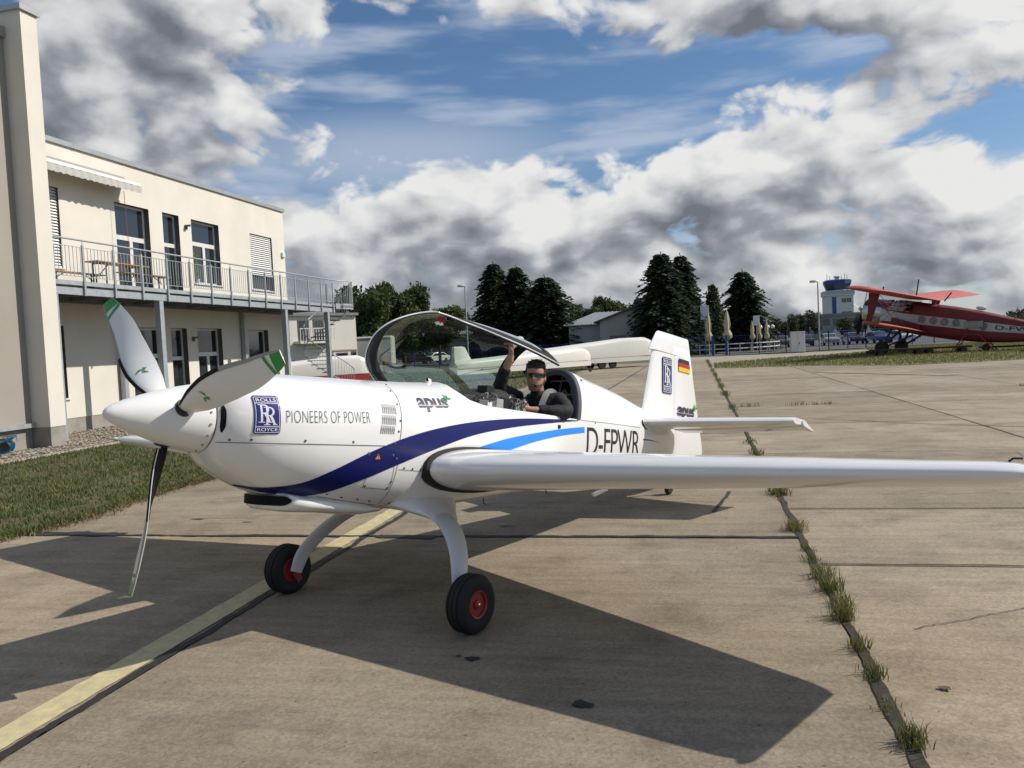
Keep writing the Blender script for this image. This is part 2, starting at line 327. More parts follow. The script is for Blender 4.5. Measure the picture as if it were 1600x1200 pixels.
# ---- lawns
M_lawn = mat('lawn_soil', (.060,.080,.024), .95, col2=(.115,.088,.050), vs=1.3, bump=.6, bs=25)
def sheet(name, poly, z, m, hump=0):
    q = MB(); q.v = [(x,y,z) for x,y in poly]; q.f = [tuple(range(len(poly)))]; o = q.build(name, m, recalc=False); return kind(o, 'structure')
edge = [(-7.28+rs.uniform(-.07,.10)+.12*math.sin(y*1.7), y) for y in np.arange(-12, 64.6, .35)]
sheet('lawn', [(-13.0,-12)]+edge+[(-7.3,64.6),(-60,64.6),(-60,36),(-13.0,36)], .012, M_lawn)
near = [(X0+.15+.02,47.2),(3,46.6),(5.2,46.0),(7.2,44.4),(9.2,42.0),(12,42.4),(15,43.0),(22,43.5),(40,44)]
nearw = []
for (a,b) in zip(near, near[1:]):
    for i in range(12):
        u = i/12; nearw.append((a[0]+(b[0]-a[0])*u, a[1]+(b[1]-a[1])*u+rs.uniform(-.22,.22)))
LAWN_R = nearw+[(40,44),(90,44),(90,84),(16,84),(13.5,70),(11.6,66.7),(5.8,61.5),(3.2,58.2),(X0+.3,55.5)]
sheet('lawn', LAWN_R, .014, mat('dry_lawn', (.20,.18,.070), .95, col2=(.13,.135,.045), vs=.5, bump=.6, bs=12))
sheet('path', [(X0,47),(16,47),(60,60),(60,75.5),(-7,75.5),(-7,64.4),(X0,64.4)], .004, mat('path_concrete', (.33,.29,.23), .9, var=.18, vs=.7))
sheet('lawn', [(-60,64.4),(-7,64.4),(-2,64.4),(-2,74.5),(X0,76.0),(16,84),(16,87),(X0,79.5),(-60,79.5)], .010, mat('verge', (.09,.11,.035), .95, col2=(.13,.12,.06), vs=.6))
sheet('road', [(-60,79.5),(X0,79.5),(16,87),(60,87),(60,100),(-60,100)], -.002, mat('asphalt', (.085,.086,.09), .9, var=.2, vs=.8))
sheet('car_park', [(-120,99),(150,99),(150,160),(-120,160)], -.008, mat('asphalt_far', (.07,.071,.075), .9, var=.2, vs=.4))
# ---- grass blades (uncountable)
def blades(name, pts, h, w, m, seed=0, lean=.35, parent=None):
    r_ = np.random.RandomState(seed); n = len(pts); P = np.array(pts); a = r_.uniform(0,2*PI,n); hh = h*r_.uniform(.45,1.25,n); ww = w*r_.uniform(.7,1.3,n)
    la = r_.uniform(0,2*PI,n); le = lean*r_.uniform(.2,1.4,n)*hh
    dx = np.cos(a)*ww/2; dy = np.sin(a)*ww/2; tx = np.cos(la)*le; ty = np.sin(la)*le
    v = np.zeros((n,5,3)); v[:,:,:] = P[:,None,:]
    v[:,0,0] -= dx; v[:,0,1] -= dy; v[:,1,0] += dx; v[:,1,1] += dy
    v[:,2,0] += dx*.8+tx*.4; v[:,2,1] += dy*.8+ty*.4; v[:,2,2] += hh*.6
    v[:,3,0] += -dx*.8+tx*.4; v[:,3,1] += -dy*.8+ty*.4; v[:,3,2] += hh*.6
    v[:,4,0] += tx; v[:,4,1] += ty; v[:,4,2] += hh
    i = np.arange(n)*5
    faces = [(int(k),int(k)+1,int(k)+2,int(k)+3) for k in i]+[(int(k)+3,int(k)+2,int(k)+4) for k in i]
    me = bpy.data.meshes.new(name); me.from_pydata(v.reshape(-1,3).tolist(), [], faces)
    return link(name, me, m, parent)
def leafy(name, c1, c2, vs, rough=.6):
    m = mat(name, c1, rough, col2=c2, vs=vs, spec=.3); nt = m.node_tree; b = nt.nodes['Principled BSDF']
    out = nt.nodes['Material Output']; tr = nt.nodes.new('ShaderNodeBsdfTranslucent'); mx = nt.nodes.new('ShaderNodeMixShader'); mx.inputs[0].default_value = .28
    src = b.inputs['Base Color'].links[0].from_socket; nt.links.new(src, tr.inputs[0]); nt.links.new(b.outputs[0], mx.inputs[1]); nt.links.new(tr.outputs[0], mx.inputs[2]); nt.links.new(mx.outputs[0], out.inputs[0]); return m
M_grass = leafy('grass_blade', (.085,.135,.030), (.17,.155,.060), .8)
M_dry = leafy('dry_grass_blade', (.25,.22,.085), (.15,.165,.050), .35)
r_ = np.random.RandomState(1); pts = []; PN = np.random.RandomState(77).rand(64,64)
for _ in range(80000):
    y = 5.2+19*r_.rand()**1.35; x = r_.uniform(-13,-7.15)
    d_ = PN[int(x*2.2) % 64, int(y*1.6) % 64]*.5+PN[int(x*5) % 64, int(y*4) % 64]*.5+.25*math.exp(-((x+11.3)/1.2)**2)
    if d_ > .62 and r_.rand() < .75: continue
    pts.append((x,y,.01))
for _ in range(9000):
    y = r_.uniform(5.2,26); pts.append((-7.22+.12*math.sin(y*1.7)-abs(r_.normal(0,.10)), y, .01))
kind(tag(blades('lawn_grass', pts, .062, .013, M_grass, 2, lean=.6), 'green and brown patchy grass of the lawn beside the white building', 'grass'), 'stuff')
rd = np.random.RandomState(9); pd = [(rd.uniform(-13,-7.1), 5.2+18*rd.rand()**1.3, .01) for _ in range(9000)]+[(-7.18+.12*math.sin(y*1.7)+rd.normal(0,.09), y, .008) for y in rd.uniform(5,26,5000)]
kind(tag(blades('dead_grass', pd, .05, .012, leafy('dead_blade', (.24,.19,.095), (.15,.115,.06), 1.5), 8, lean=1.1), 'brown dead grass mixed into the lawn by the white building', 'grass'), 'stuff')
pts = []
for _ in range(26000):
    y = 25+39*r_.rand(); x = r_.uniform(-34,-7.3); pts.append((x,y,.01))
kind(tag(blades('lawn_grass', pts, .12, .03, leafy('grass_far', (.10,.155,.035), (.17,.17,.06), .4), 3), 'green grass around the parked glider trailers', 'grass'), 'stuff')
pts = []
while len(pts) < 40000:
    x = r_.uniform(.9,32); y = r_.uniform(41.6,86)
    # inside lawn polygon test
    ins = False; P = LAWN_R; j = len(P)-1
    for i in range(len(P)):
        if (P[i][1] > y) != (P[j][1] > y) and x < (P[j][0]-P[i][0])*(y-P[i][1])/(P[j][1]-P[i][1])+P[i][0]: ins = not ins
        j = i
    if ins: pts.append((x,y,.012))
kind(tag(blades('lawn_grass', pts, .11, .035, M_dry, 4), 'dry yellowish grass where the red biplane is parked', 'grass'), 'stuff')
# ---- weeds in the open joint
def tuft(x, y, r, h, n, seed):
    q = np.random.RandomState(seed); return [(x+q.normal(0,min(.055,r*.42)), y+q.normal(0,r*.62), .002) for _ in range(n)], h
WEEDS_ = [(.83,7.78,.13,.17,170),(.83,7.05,.10,.07,45),(.84,6.72,.10,.09,60),(.84,6.25,.14,.15,150),(.85,5.95,.12,.15,130),(.87,5.62,.09,.12,110),(.84,5.36,.10,.17,170),(.84,4.86,.09,.11,70),(.84,4.45,.08,.10,90),(.83,4.08,.09,.05,40),(.85,3.74,.08,.13,150),(.85,9.55,.16,.13,140),(.84,10.4,.2,.08,60),(.84,12.8,.3,.10,80),(.84,14.2,.2,.09,60),(.84,17,.5,.08,60),(.84,21,.8,.10,120),(.84,26,1.,.13,160),(.84,30,1.2,.14,160),(.84,34,1.2,.14,150),(.84,39,1.6,.15,150),(.84,44,1.6,.16,150),(.84,52,3,.18,260),(.84,60,3,.2,220)]
WEEDS = [(x,y,r0*(.8 if y < 9 else 1),h*(.66 if y < 9 else .8),int(n*(1.1 if y < 9 else 1.))) for x,y,r0,h,n in WEEDS_]; allp = {}
for k, (x,y,r0,h,n) in enumerate(WEEDS):
    p_, h_ = tuft(x,y,r0,h,n,k); allp.setdefault(k % 3, []).append((p_,h_))
weed = thing('weed_row', 'green weeds growing in the long open joint between concrete slabs', 'weeds')
kind(weed, 'stuff')
for k, (x,y,r0,h,n) in enumerate(WEEDS):
    p_, h_ = tuft(x,y,r0,h,n,k); blades('weed_tuft', p_, h_, .006 if y < 9 else .012, M_grass if k % 3 else M_dry, 60+k, lean=.55, parent=weed)
for k, (x,y) in enumerate(((1.3,21.2),(2.4,21.25),(3.0,21.2),(11,21.3),(13,21.3),(9,25.3))):
    p_, h_ = tuft(x,y,.06,.22,50,90+k); p_ = [(a+(np.random.rand()-.5)*.5,b,c_) for a,b,c_ in p_]; blades('weed_tuft', p_, .10, .012, M_dry, 80+k, lean=.4, parent=weed)
# ================================================================== OFFICE BUILDING (left)
M_wall = mat('cream_render', (.68,.645,.575), .9, var=.07, vs=.55, bump=.12, bs=90)
M_plinth = mat('plinth_render', (.30,.28,.25), .9, var=.18, vs=2.5, bump=.15, bs=60)
M_zinc = mat('zinc_coping', (.42,.43,.43), .45, metal=.6, var=.06, vs=2)
M_galv = mat('galvanised_steel', (.40,.44,.46), .5, metal=.45, var=.14, vs=6)
M_galvd = mat('grating_steel', (.20,.22,.23), .6, metal=.4, var=.15, vs=6)
M_frame = mat('window_frame_white', (.66,.66,.63), .4)
M_anth = mat('anthracite_reveal', (.10,.095,.10), .6)
M_glass = mat('window_glass', (.018,.022,.026), .03, spec=.9)
M_alu = mat('blind_aluminium', (.74,.74,.71), .5)
M_black = mat('black_plastic', (.015,.015,.016), .5)
XF = -17.2
bld = thing('office_building', 'cream two storey office building with steel balcony on the left', 'building', (XF, 25, 0))
O = (XF, 25, 0)
def bb(name, m, boxes, parent=bld, o=O, bevel=0, smooth=None):
    q = MB()
    for b in boxes: q.box(b[0]-o[0], b[1]-o[0], b[2]-o[1], b[3]-o[1], b[4]-o[2], b[5]-o[2])
    return q.build(name, m, parent, smooth, bevel=bevel)
UP = [(18.2,19.86,4.6,6.83),(22.14,23.76,3.96,6.82),(24.46,25.36,3.96,6.84),(26.06,27.78,4.58,6.83),(29.98,31.72,4.58,6.82)]
DN = [(18.2,19.7,.95,2.98),(22.5,24.1,.42,2.97),(24.5,25.4,.12,2.97),(26.0,27.55,.42,2.98),(29.4,30.95,.95,2.95)]
HOLES = UP+DN
def wall_mesh(y0, y1, z0, z1, holes, d=.24):
    ys = sorted({y0, y1, *[h[0] for h in holes], *[h[1] for h in holes]}); zs = sorted({z0, z1, *[h[2] for h in holes], *[h[3] for h in holes]}); q = MB()
    for a, b in zip(ys, ys[1:]):
        for c, e in zip(zs, zs[1:]):
            if any(h[0] <= a+1e-6 and b <= h[1]+1e-6 and h[2] <= c+1e-6 and e <= h[3]+1e-6 for h in holes): continue
            q.quad((0,a-25,c),(0,b-25,c),(0,b-25,e),(0,a-25,e))
    return q
q = wall_mesh(15.9, 32.8, .38, 8.06, [(h[0],h[1],max(h[2],.38),h[3]) for h in HOLES])
q.quad((0,7.8,.0),(0,7.8,8.06),(-12,7.8,8.06),(-12,7.8,0)); q.quad((0,-9,8.06),(0,7.8,8.06),(-12,7.8,8.06),(-12,-9,8.06))
q.build('wall', M_wall, bld, recalc=False)
q = wall_mesh(15.9, 32.8, -.1, .38, [(h[0],h[1],h[2],.38) for h in DN if h[2] < .38])
for v_i, v in enumerate(q.v): q.v[v_i] = (.012-0.03, v[1], v[2])
q.build('plinth', M_plinth, bld, recalc=False)
bb('coping', M_zinc, [(XF-.4, XF+.07, 15.9, 32.88, 8.06, 8.2)])
for y in (20.5,24.2,28.1): bb('coping_joint', M_zinc, [(XF+.068, XF+.076, y, y+.05, 8.05, 8.205)])
SLAT = None
def window(y0, y1, z0, z1, style, sill=True):
    d = .20
    # reveal
    q = MB(); a, b = y0-25, y1-25
    q.quad((0,a,z0),(0,a,z1),(-d,a,z1),(-d,a,z0)); q.quad((0,b,z0),(0,b,z1),(-d,b,z1),(-d,b,z0)); q.quad((0,a,z1),(0,b,z1),(-d,b,z1),(-d,a,z1)); q.quad((0,a,z0),(0,b,z0),(-d,b,z0),(-d,a,z0))
    w = q.build('window', M_anth, bld, recalc=False)
    t = .065; X = -d
    bars = []
    def fr(ya, yb, za, zb, tt=t):
        bars.extend([(ya,yb,za,za+tt),(ya,yb,zb-tt,zb),(ya,ya+tt,za+tt,zb-tt),(yb-tt,yb,za+tt,zb-tt)])
    tr = z0+(z1-z0)*.64
    if style == 'blind': fr(a,b,z0,z1)
    elif style == 'door': fr(a,b,z0,tr); fr(a,b,tr,z1)
    else: fr(a,b,tr,z1,.07); mid = a+(b-a)*.56; fr(a,mid,z0,tr,.075); fr(mid,b,z0,tr,.075)
    q = MB()
    for k, (ya,yb,za,zb) in enumerate(bars): q.box(X-.05, X+.012+.001*(k % 4), ya, yb, za, zb)
    q.build('frame', M_frame if style != 'dark' else M_anth, w)
    q = MB(); q.quad((X-.02,a,z0),(X-.02,b,z0),(X-.02,b,z1),(X-.02,a,z1)); q.build('pane', M_glass, w, recalc=False)
    q = MB(); q.box(-d+.02, .06, a-.05, b+.05, z0-.045, z0-.004)
    if sill: q.build('sill', M_frame, w)
    return w
def slats(y0, y1, z0, z1, w):
    global SLAT
    n = int((z1-z0)/.083); q = MB(); L_ = y1-y0-.06
    q.add([(-.022,0,.030),(-.022,L_,.030),(.022,L_,-.030),(.022,0,-.030),(-.022,0,.026),(-.022,L_,.026),(.022,L_,-.034),(.022,0,-.034)], [(0,1,2,3),(7,6,5,4),(0,3,7,4),(1,5,6,2),(3,2,6,7),(0,4,5,1)])
    me = q.mesh('slat'); me.materials.append(M_alu)
    for i in range(n): link('slat', me, None, w, (-.06, y0-25+.03, z1-.04-i*.083))
    q = MB(); q.box(-.09,-.03, y0-25+.02, y1-25-.02, z1-.04-n*.083-.02, z1-.04-n*.083+.02); q.build('bottom_rail', M_alu, w)
sty = ['blind','french','door','french','blind']
for (h, s) in zip(UP, sty):
    w = window(*h, s, sill=s != 'door' and h[2] > 4.2)
    if h is UP[0]: slats(h[0],h[1],h[2],h[3],w)
    if h is UP[4]: slats(h[0],h[1],h[2]+.62,h[3],w)
for (h, s) in zip(DN, ['blind','french','door','french','blind']): window(*h, s, sill=h[2] > .3)
# plant behind the third upper window
q = MB(); rr = random.Random(4)
pl = thing('potted_plant', 'small green leafy pot plant in the upper window', 'plant', (XF-.06, 26.32, 4.6))
q.lathe([(.06,0),(.09,.14),(.085,.14)], n=10); q.build('pot', M_frame, pl)
q = MB()
for i in range(150):
    z = .12+rr.random()*.95; a = rr.random()*6.28; r0 = rr.random()*.16*(1.2-z*.5); p = Vector((r0*math.cos(a)*.5, r0*math.sin(a), z)); d = Vector((rr.uniform(-.3,.3), rr.uniform(-1,1), rr.uniform(-.3,.6)))*.07; s_ = Vector((rr.uniform(-.2,.2), rr.uniform(-.4,.4), .6))*.04
    q.quad(p-d-s_*.2, p+s_, p+d+s_*.2, p-s_)
q.build('leaves', leafy('pot_leaf', (.16,.22,.05), (.10,.16,.03), 6), pl, recalc=False)
# wall lights, corner alarm box
for (y, z) in ((25.72,6.52),(25.72,2.62)):
    q = MB(); q.box(0,.22,y-25-.06,y-25+.06,z,z+.05); q.box(0,.06,y-25-.05,y-25+.05,z-.10,z); q.build('wall_light', M_anth, bld)
q = MB(); q.box(0,.10,7.45,7.68,6.08,6.30); q.build('alarm_box', mat('pale_teal', (.55,.75,.72), .4), bld, bevel=.02)
# awning over the left window: cassette, bar, scalloped valance
q = MB(); q.tube([(.09,18.0-25,7.52),(.09,22.5-25,7.52)], .10, 10); q.build('awning', mat('awning_cassette', (.30,.30,.29), .6, metal=.3), bld, 50)
aw = bld.children[-1]
q = MB(); q.box(.10,.55,18.0-25,22.55-25,7.36,7.41); q.build('fabric_roll', mat('awning_cloth', (.46,.455,.43), .8), aw)
q = MB(); q.bar((.60,-7.0,7.33),(.60,-2.4,7.33),.10,.09); q.build('front_bar', mat('white_lacquer', (.78,.78,.76), .4), aw)
q = MB(); n = 120; A = []; B_ = []
for i in range(n+1):
    y = -7.0+4.6*i/n; A.append((.645+.012*math.sin(i*.8), y, 7.29)); B_.append((.65+.02*math.sin(i*.8+.5), y, 7.06+.025*abs(math.sin(i*PI/6))))
q.v = A+B_; q.f = [(i,i+1,n+1+i+1,n+1+i) for i in range(n)]; q.build('valance', mat('awning_cloth', (.46,.455,.43), .8), aw, recalc=False)
q = MB(); q.tube([(.4,-2.9,7.1),(.42,-2.88,5.6),(.35,-2.86,4.2)], .008, 6); q.build('crank_rod', mat('red_cord', (.35,.06,.06), .5), aw)
# tall block with pillar at the far left
blk = thing('office_wing', 'tall cream building block with a projecting pillar at the left edge', 'building', (-15.1, 16, 0)); OB = (-15.1,16,0)
bb('wall', mat('beige_render', (.33,.31,.27), .9, var=.06, vs=.5, bump=.12, bs=90), [(-27,-15.1,-8,16.1,.50,9.36)], blk, OB); bb('plinth', M_plinth, [(-27,-15.12,-8,16.1,-.2,.50)], blk, OB)
bb('coping', mat('beige_render', (.33,.31,.27)), [(-27,-15.03,-8,16.098,9.36,9.60)], blk, OB)
bb('ledge', M_galv, [(-15.1,-14.99,-8,16.09,.46,.56)], blk, OB)
bb('pillar', M_wall, [(-17.3,-14.6,16.1,16.58,.45,9.94)], blk, OB); bb('pillar_base', M_plinth, [(-17.3,-14.615,16.112,16.57,-.2,.45)], blk, OB)
bb('pillar_cap', M_zinc, [(-17.3,-14.54,16.04,16.64,9.94,10.07)], blk, OB)
q = MB(); q.tube([(.02,-.75,.30),(.10,-.75,.30),(.16,-.75,.27),(.18,-.75,.16)], .018, 8); q.tube([(.02,-.5,.30),(.12,-.5,.30),(.14,-.5,.2)], .014, 8); q.bar((.05,-.83,.33),(.05,-.43,.33),.03,.03); q.build('water_tap', mat('chrome', (.7,.7,.7), .15, metal=1), blk, 40)
# ---------------- balcony
bal = thing('steel_balcony', 'galvanised steel balcony on columns along the cream facade', 'balcony', (-15.1, 25, 0)); OC = (-15.1,25,0)
XB = -15.1; Y0, Y1 = 16.62, 33.0
bb('deck', M_galvd, [(XF+.03, XB-.02, Y0, Y1, 3.88, 3.94)], bal, OC)
bb('edge_beam', M_galv, [(XB-.10, XB, Y0, Y1, 3.62, 3.80)], bal, OC); bb('edge_plate', M_galv, [(XB-.015, XB+.012, Y0, Y1, 3.86, 3.97)], bal, OC)
bb('rear_beam', M_galvd, [(XF+.02, XF+.12, Y0, Y1, 3.62, 3.87)], bal, OC)
for y in np.arange(17.2, 33, 1.35): bb('joist', M_galvd, [(XF+.12, XB-.10, y, y+.08, 3.66, 3.875)], bal, OC)
for y in (17.12, 21.18, 28.68, 32.36): bb('column', M_galv, [(XB-.19, XB-.01, y-.09, y+.09, -.1, 3.618)], bal, OC)
for y in (21.9, 28.9): bb('column', M_galv, [(XF+.04, XF+.20, y-.08, y+.08, -.1, 3.618)], bal, OC)
for k in range(14):
    y = 18.08+1.131*k
    q = MB(); q.box(.014,.028+.03,y-25-.028,y-25+.028,3.60,4.88); q.box(-.05,.014,y-25-.026,y-25+.026,3.66,3.84); q.build('rail_post', M_galv, bal)
    q = MB(); q.tube([(.04,y-25,4.87),(.04,y-25,4.99)], .009, 6); q.build('post_pin', M_galv, bal)
q = MB(); q.tube([(.04,Y0-25,5.0),(.04,Y1-25,5.0)], .024, 8); q.build('handrail', M_galv, bal, 60)
for z in (4.82, 4.08):
    q = MB(); q.box(.03,.045,Y0-25,Y1-25,z-.008,z+.008); q.build('rail', M_galv, bal)
q = MB(); q.box(-.006,.006,-.006,.006,4.085,4.815); bme = q.mesh('baluster'); bme.materials.append(M_galv)
y = Y0+.12
while y < Y1: link('baluster', bme, None, bal, (.0375, y-25, 0)); y += .1257
# ---------------- spiral staircase
ss = thing('spiral_staircase', 'grey steel spiral staircase at the end of the balcony', 'staircase', (-15.95, 34.1, 0))
q = MB(); q.tube([(0,0,-.05),(0,0,4.95)], .07, 12); q.build('centre_pole', M_galv, ss, 40)
q = MB(); rad = 1.12; a0, a1 = -.16, .16
q.prism([(.05,-.05),(rad,rad*math.sin(a0)),(rad,rad*math.sin(a1)),(.05,.05)], lambda x,y_: (x,y_,-.045), lambda x,y_: (x,y_,0)); tme = q.mesh('tread'); tme.materials.append(M_galvd)
NT = 21
ang = lambda z: R(52+320*(1-z/3.92))
for i in range(NT):
    z = 3.92*(i+1)/(NT+1); link('tread', tme, None, ss, (0,0,z), (0,0,ang(z)))
q = MB(); q.tube([(rad*math.cos(ang(z)), rad*math.sin(ang(z)), z+.95) for z in np.linspace(.15,3.92,60)], .022, 8); q.build('handrail', M_galv, ss, 60)
q = MB(); q.tube([(rad*math.cos(ang(z)), rad*math.sin(ang(z)), z) for z in np.linspace(.15,3.92,60)], .016, 6); q.build('stringer', M_galv, ss, 60)
q = MB(); q.tube([(0,0,0),(0,0,.94)], .007, 5); b2 = q.mesh('baluster'); b2.materials.append(M_galv)
for z in np.linspace(.16,3.9,46): link('baluster', b2, None, ss, (rad*math.cos(ang(z)), rad*math.sin(ang(z)), z))
q = MB(); pts = [(-.2,-1.15)]+[(1.14*math.cos(t), 1.14*math.sin(t)) for t in np.linspace(R(-50),R(52),10)]+[(0,.05),(-.2,0)]
q.prism([(-1.2,-1.1),(.85,-1.1),(.85,-.6)]+[(1.14*math.cos(t), 1.14*math.sin(t)) for t in np.linspace(R(-30),R(50),8)]+[(.05,.06),(-.1,-.1),(-1.2,-.1)], lambda x,y_: (x,y_,3.87), lambda x,y_: (x,y_,3.94)); q.build('landing', M_galvd, ss)
q = MB(); edge_p = [(.88,-1.05),(.88,-.62)]+[(1.12*math.cos(t), 1.12*math.sin(t)) for t in np.linspace(R(-28),R(50),10)]
q.tube([(x,y_,5.0) for x,y_ in edge_p]+[(.70,.88,4.9),(.69,.87,3.95)], .022, 8); q.build('handrail', M_galv, ss, 60)
q = MB(); q.prism([(x,y_) for x,y_ in edge_p]+[(x*.985,y_*.985) for x,y_ in reversed(edge_p)], lambda x,y_: (x,y_,3.78), lambda x,y_: (x,y_,4.02)); q.build('edge_plate', M_galv, ss)
def along(P, s):
    for (a,b) in zip(P,P[1:]):
        l = math.dist(a,b)
        if s <= l: return (a[0]+(b[0]-a[0])*s/l, a[1]+(b[1]-a[1])*s/l)
        s -= l
    return P[-1]
tl = sum(math.dist(a,b) for a,b in zip(edge_p,edge_p[1:])); s_ = .05
while s_ < tl: x,y_ = along(edge_p,s_); link('baluster', b2, None, ss, (x,y_,4.03)); s_ += .12
for x in (-1.15,-.6,0,.6):
    link('baluster', b2, None, ss, (x,-.1 if x < 0 else .12,3.95))
# ---------------- folding beer table and benches on the balcony
M_wood = mat('varnished_pine', (.50,.28,.10), .45, col2=(.38,.19,.06), vs=3)
M_leg = mat('dark_green_steel', (.03,.045,.04), .5)
def trestle(name, label, cat, x, y, L_, Wd, H, grp=None):
    t = thing(name, label, cat, (x,y,3.945), 0, grp)
    nb = 1 if Wd < .35 else 2
    for k in range(nb):
        q = MB(); w_ = Wd/nb; q.box(-Wd/2+k*w_+.003, -Wd/2+(k+1)*w_-.003, -L_/2, L_/2, H-.028, H); q.build('board', M_wood, t, bevel=.004)
    for s in (-1,1):
        yy = s*(L_/2-.35)
        q = MB(); w_ = Wd/2-.04
        q.bar((-w_,yy,0),(-w_,yy,H-.03),.03,.03); q.bar((w_,yy,0),(w_,yy,H-.03),.03,.03); q.bar((-w_,yy,.09),(w_,yy,.09),.025,.025); q.bar((-w_,yy,H-.05),(w_,yy,H-.05),.025,.025)
        q.build('leg', M_leg, t)
        q = MB(); q.bar((0,yy,H*.55),(0,yy-s*.38,H-.03),.02,.02); q.build('brace', M_leg, t)
    return t
trestle('folding_table', 'orange wooden folding beer table on the balcony', 'table', -16.15, 20.75, 2.2, .5, .77)
trestle('folding_bench', 'narrow wooden folding bench at the balcony rail in front of the beer table', 'bench', -15.65, 21.25, 2.2, .25, .47)
trestle('folding_bench', 'narrow wooden folding bench behind the beer table near the wall', 'bench', -16.6, 19.55, 2.2, .25, .47)
# ---------------- gravel strip, edging, hose cart
q = MB(); q.quad((-17.2,12,-.02),(-13.13,12,-.02),(-13.13,36,-.02),(-17.2,36,-.02)); kind(q.build('gravel_bed', mat('gravel_base', (.20,.17,.13), .95, var=.4, vs=9), recalc=False), 'structure')
r_ = np.random.RandomState(11); V = []; F = []
ico = [(0,0,1),(.9,0,.2),(.28,.85,.2),(-.72,.52,.2),(-.72,-.52,.2),(.28,-.85,.2),(0,0,-.4)]
icf = [(0,1,2),(0,2,3),(0,3,4),(0,4,5),(0,5,1),(6,2,1),(6,3,2),(6,4,3),(6,5,4),(6,1,5)]
for i in range(6500):
    x = r_.uniform(-17.1,-13.15); y = 12.2+17*r_.rand()**1.2; s_ = r_.uniform(.02,.055); a = r_.uniform(0,6.28); sx = r_.uniform(.7,1.4); c_, sn = math.cos(a), math.sin(a)
    if x < -14.55 and y < 16.6: continue
    o = len(V); z = r_.uniform(-.02,.02)
    for (u,v,w_) in ico: V.append((x+s_*(u*sx*c_-v*sn), y+s_*(u*sx*sn+v*c_), z+s_*w_*.7))
    F += [tuple(o+k for k in f) for f in icf]
me = bpy.data.meshes.new('gravel'); me.from_pydata(V, [], F)
kind(tag(link('gravel', me, mat('gravel_stone', (.42,.36,.28), .9, col2=(.20,.17,.14), vs=7)), 'brown gravel along the foot of the cream building', 'gravel'), 'stuff')
for k in range(24):
    y = 12+k*1.0; q = MB(); q.box(-13.12,-13.0,y+.006,y+.994,-.06,.045); o = q.build('kerb_stone', mat('kerb_concrete', (.40,.36,.29), .9, var=.15, vs=4), None, bevel=.006)
    if k == 0: kerb = kind(thing('kerb', 'concrete edging between gravel and lawn', 'kerb'), 'structure')
    o.parent = kerb
hc = thing('hose_cart', 'blue hose cart with black wheels at the left edge by the wall', 'hose cart', (-14.35, 14.55, 0), .5); hc.scale = (.72,.72,.72)
for s in (-1,1):
    q = MB(); q.lathe([(.03,-.03),(.12,-.035),(.135,-.02),(.135,.02),(.12,.035),(.03,.03)], (.05,s*.24,.30), (0,1,0), 18); q.build('wheel', M_black, hc, 40)
M_blue = mat('blue_plastic', (.01,.16,.30), .4)
q = MB(); q.lathe([(.02,-.2),(.19,-.2),(.19,-.185),(.09,-.18),(.09,.18),(.19,.185),(.19,.2),(.02,.2)], (.0,0,.26), (0,1,0), 20); q.build('reel', M_blue, hc, 40)
q = MB(); q.tube([(-.1,-.22,.05),(-.05,-.22,.4),(.25,-.22,.55),(.25,.22,.55),(-.05,.22,.4),(-.1,.22,.05)], .018, 8); q.build('frame', M_blue, hc, 50)
q = MB(); q.tube([(.09*math.cos(t)*(1+.12*math.sin(t*.31)), -.16+.32*t/60, .26+.11*math.sin(t)) for t in np.linspace(0,60,300)]+[(.2,.1,.03),(.5,-.1,.02),(.75,.2,.02)], .012, 6); q.build('hose', mat('light_hose', (.25,.4,.45), .5), hc, 60)
# ================================================================== WHITE AEROBATIC AEROPLANE
# body axes: x aft from the spinner tip, y to the left wing, z up  (built with y flipped: local y points right)
OP = Vector((-3.00704736,3.67349077,1.55803365))
AFT = Vector((0.4013488,0.90317659,-0.15228652)); LEFT = Vector((0.91434487,-0.40484262,0.00871277)); UPV = Vector((0.0537829,0.14273926,0.98829798))
plane = thing('aerobatic_aeroplane', 'white single engine aerobatic aeroplane with blue stripes and three blade propeller', 'aeroplane')
plane.matrix_world = Matrix(((AFT.x,-LEFT.x,UPV.x,OP.x),(AFT.y,-LEFT.y,UPV.y,OP.y),(AFT.z,-LEFT.z,UPV.z,OP.z),(0,0,0,1)))
M_white = mat('white_gelcoat', (.80,.80,.79), .22, coat=.6, var=.02, vs=1.2)
M_whitem = mat('white_satin', (.78,.78,.77), .38, var=.03, vs=3)
M_navy = mat('navy_film', (.007,.011,.105), .35, coat=.08, spec=.25); M_sky = mat('light_blue_film', (.03,.25,.78), .35, coat=.1, spec=.3)
M_ink = mat('black_film', (.012,.012,.014), .35); M_grey = mat('grey_ink', (.07,.075,.09), .4); M_green = mat('green_film', (.03,.30,.07), .35)
M_rub = mat('black_rubber', (.010,.010,.010), .75, bump=.1, bs=120); M_int = mat('cockpit_grey', (.035,.038,.042), .7); M_dark = mat('cockpit_black', (.012,.012,.013), .8)
M_hole = mat('black_opening', (.004,.004,.004), 1.)
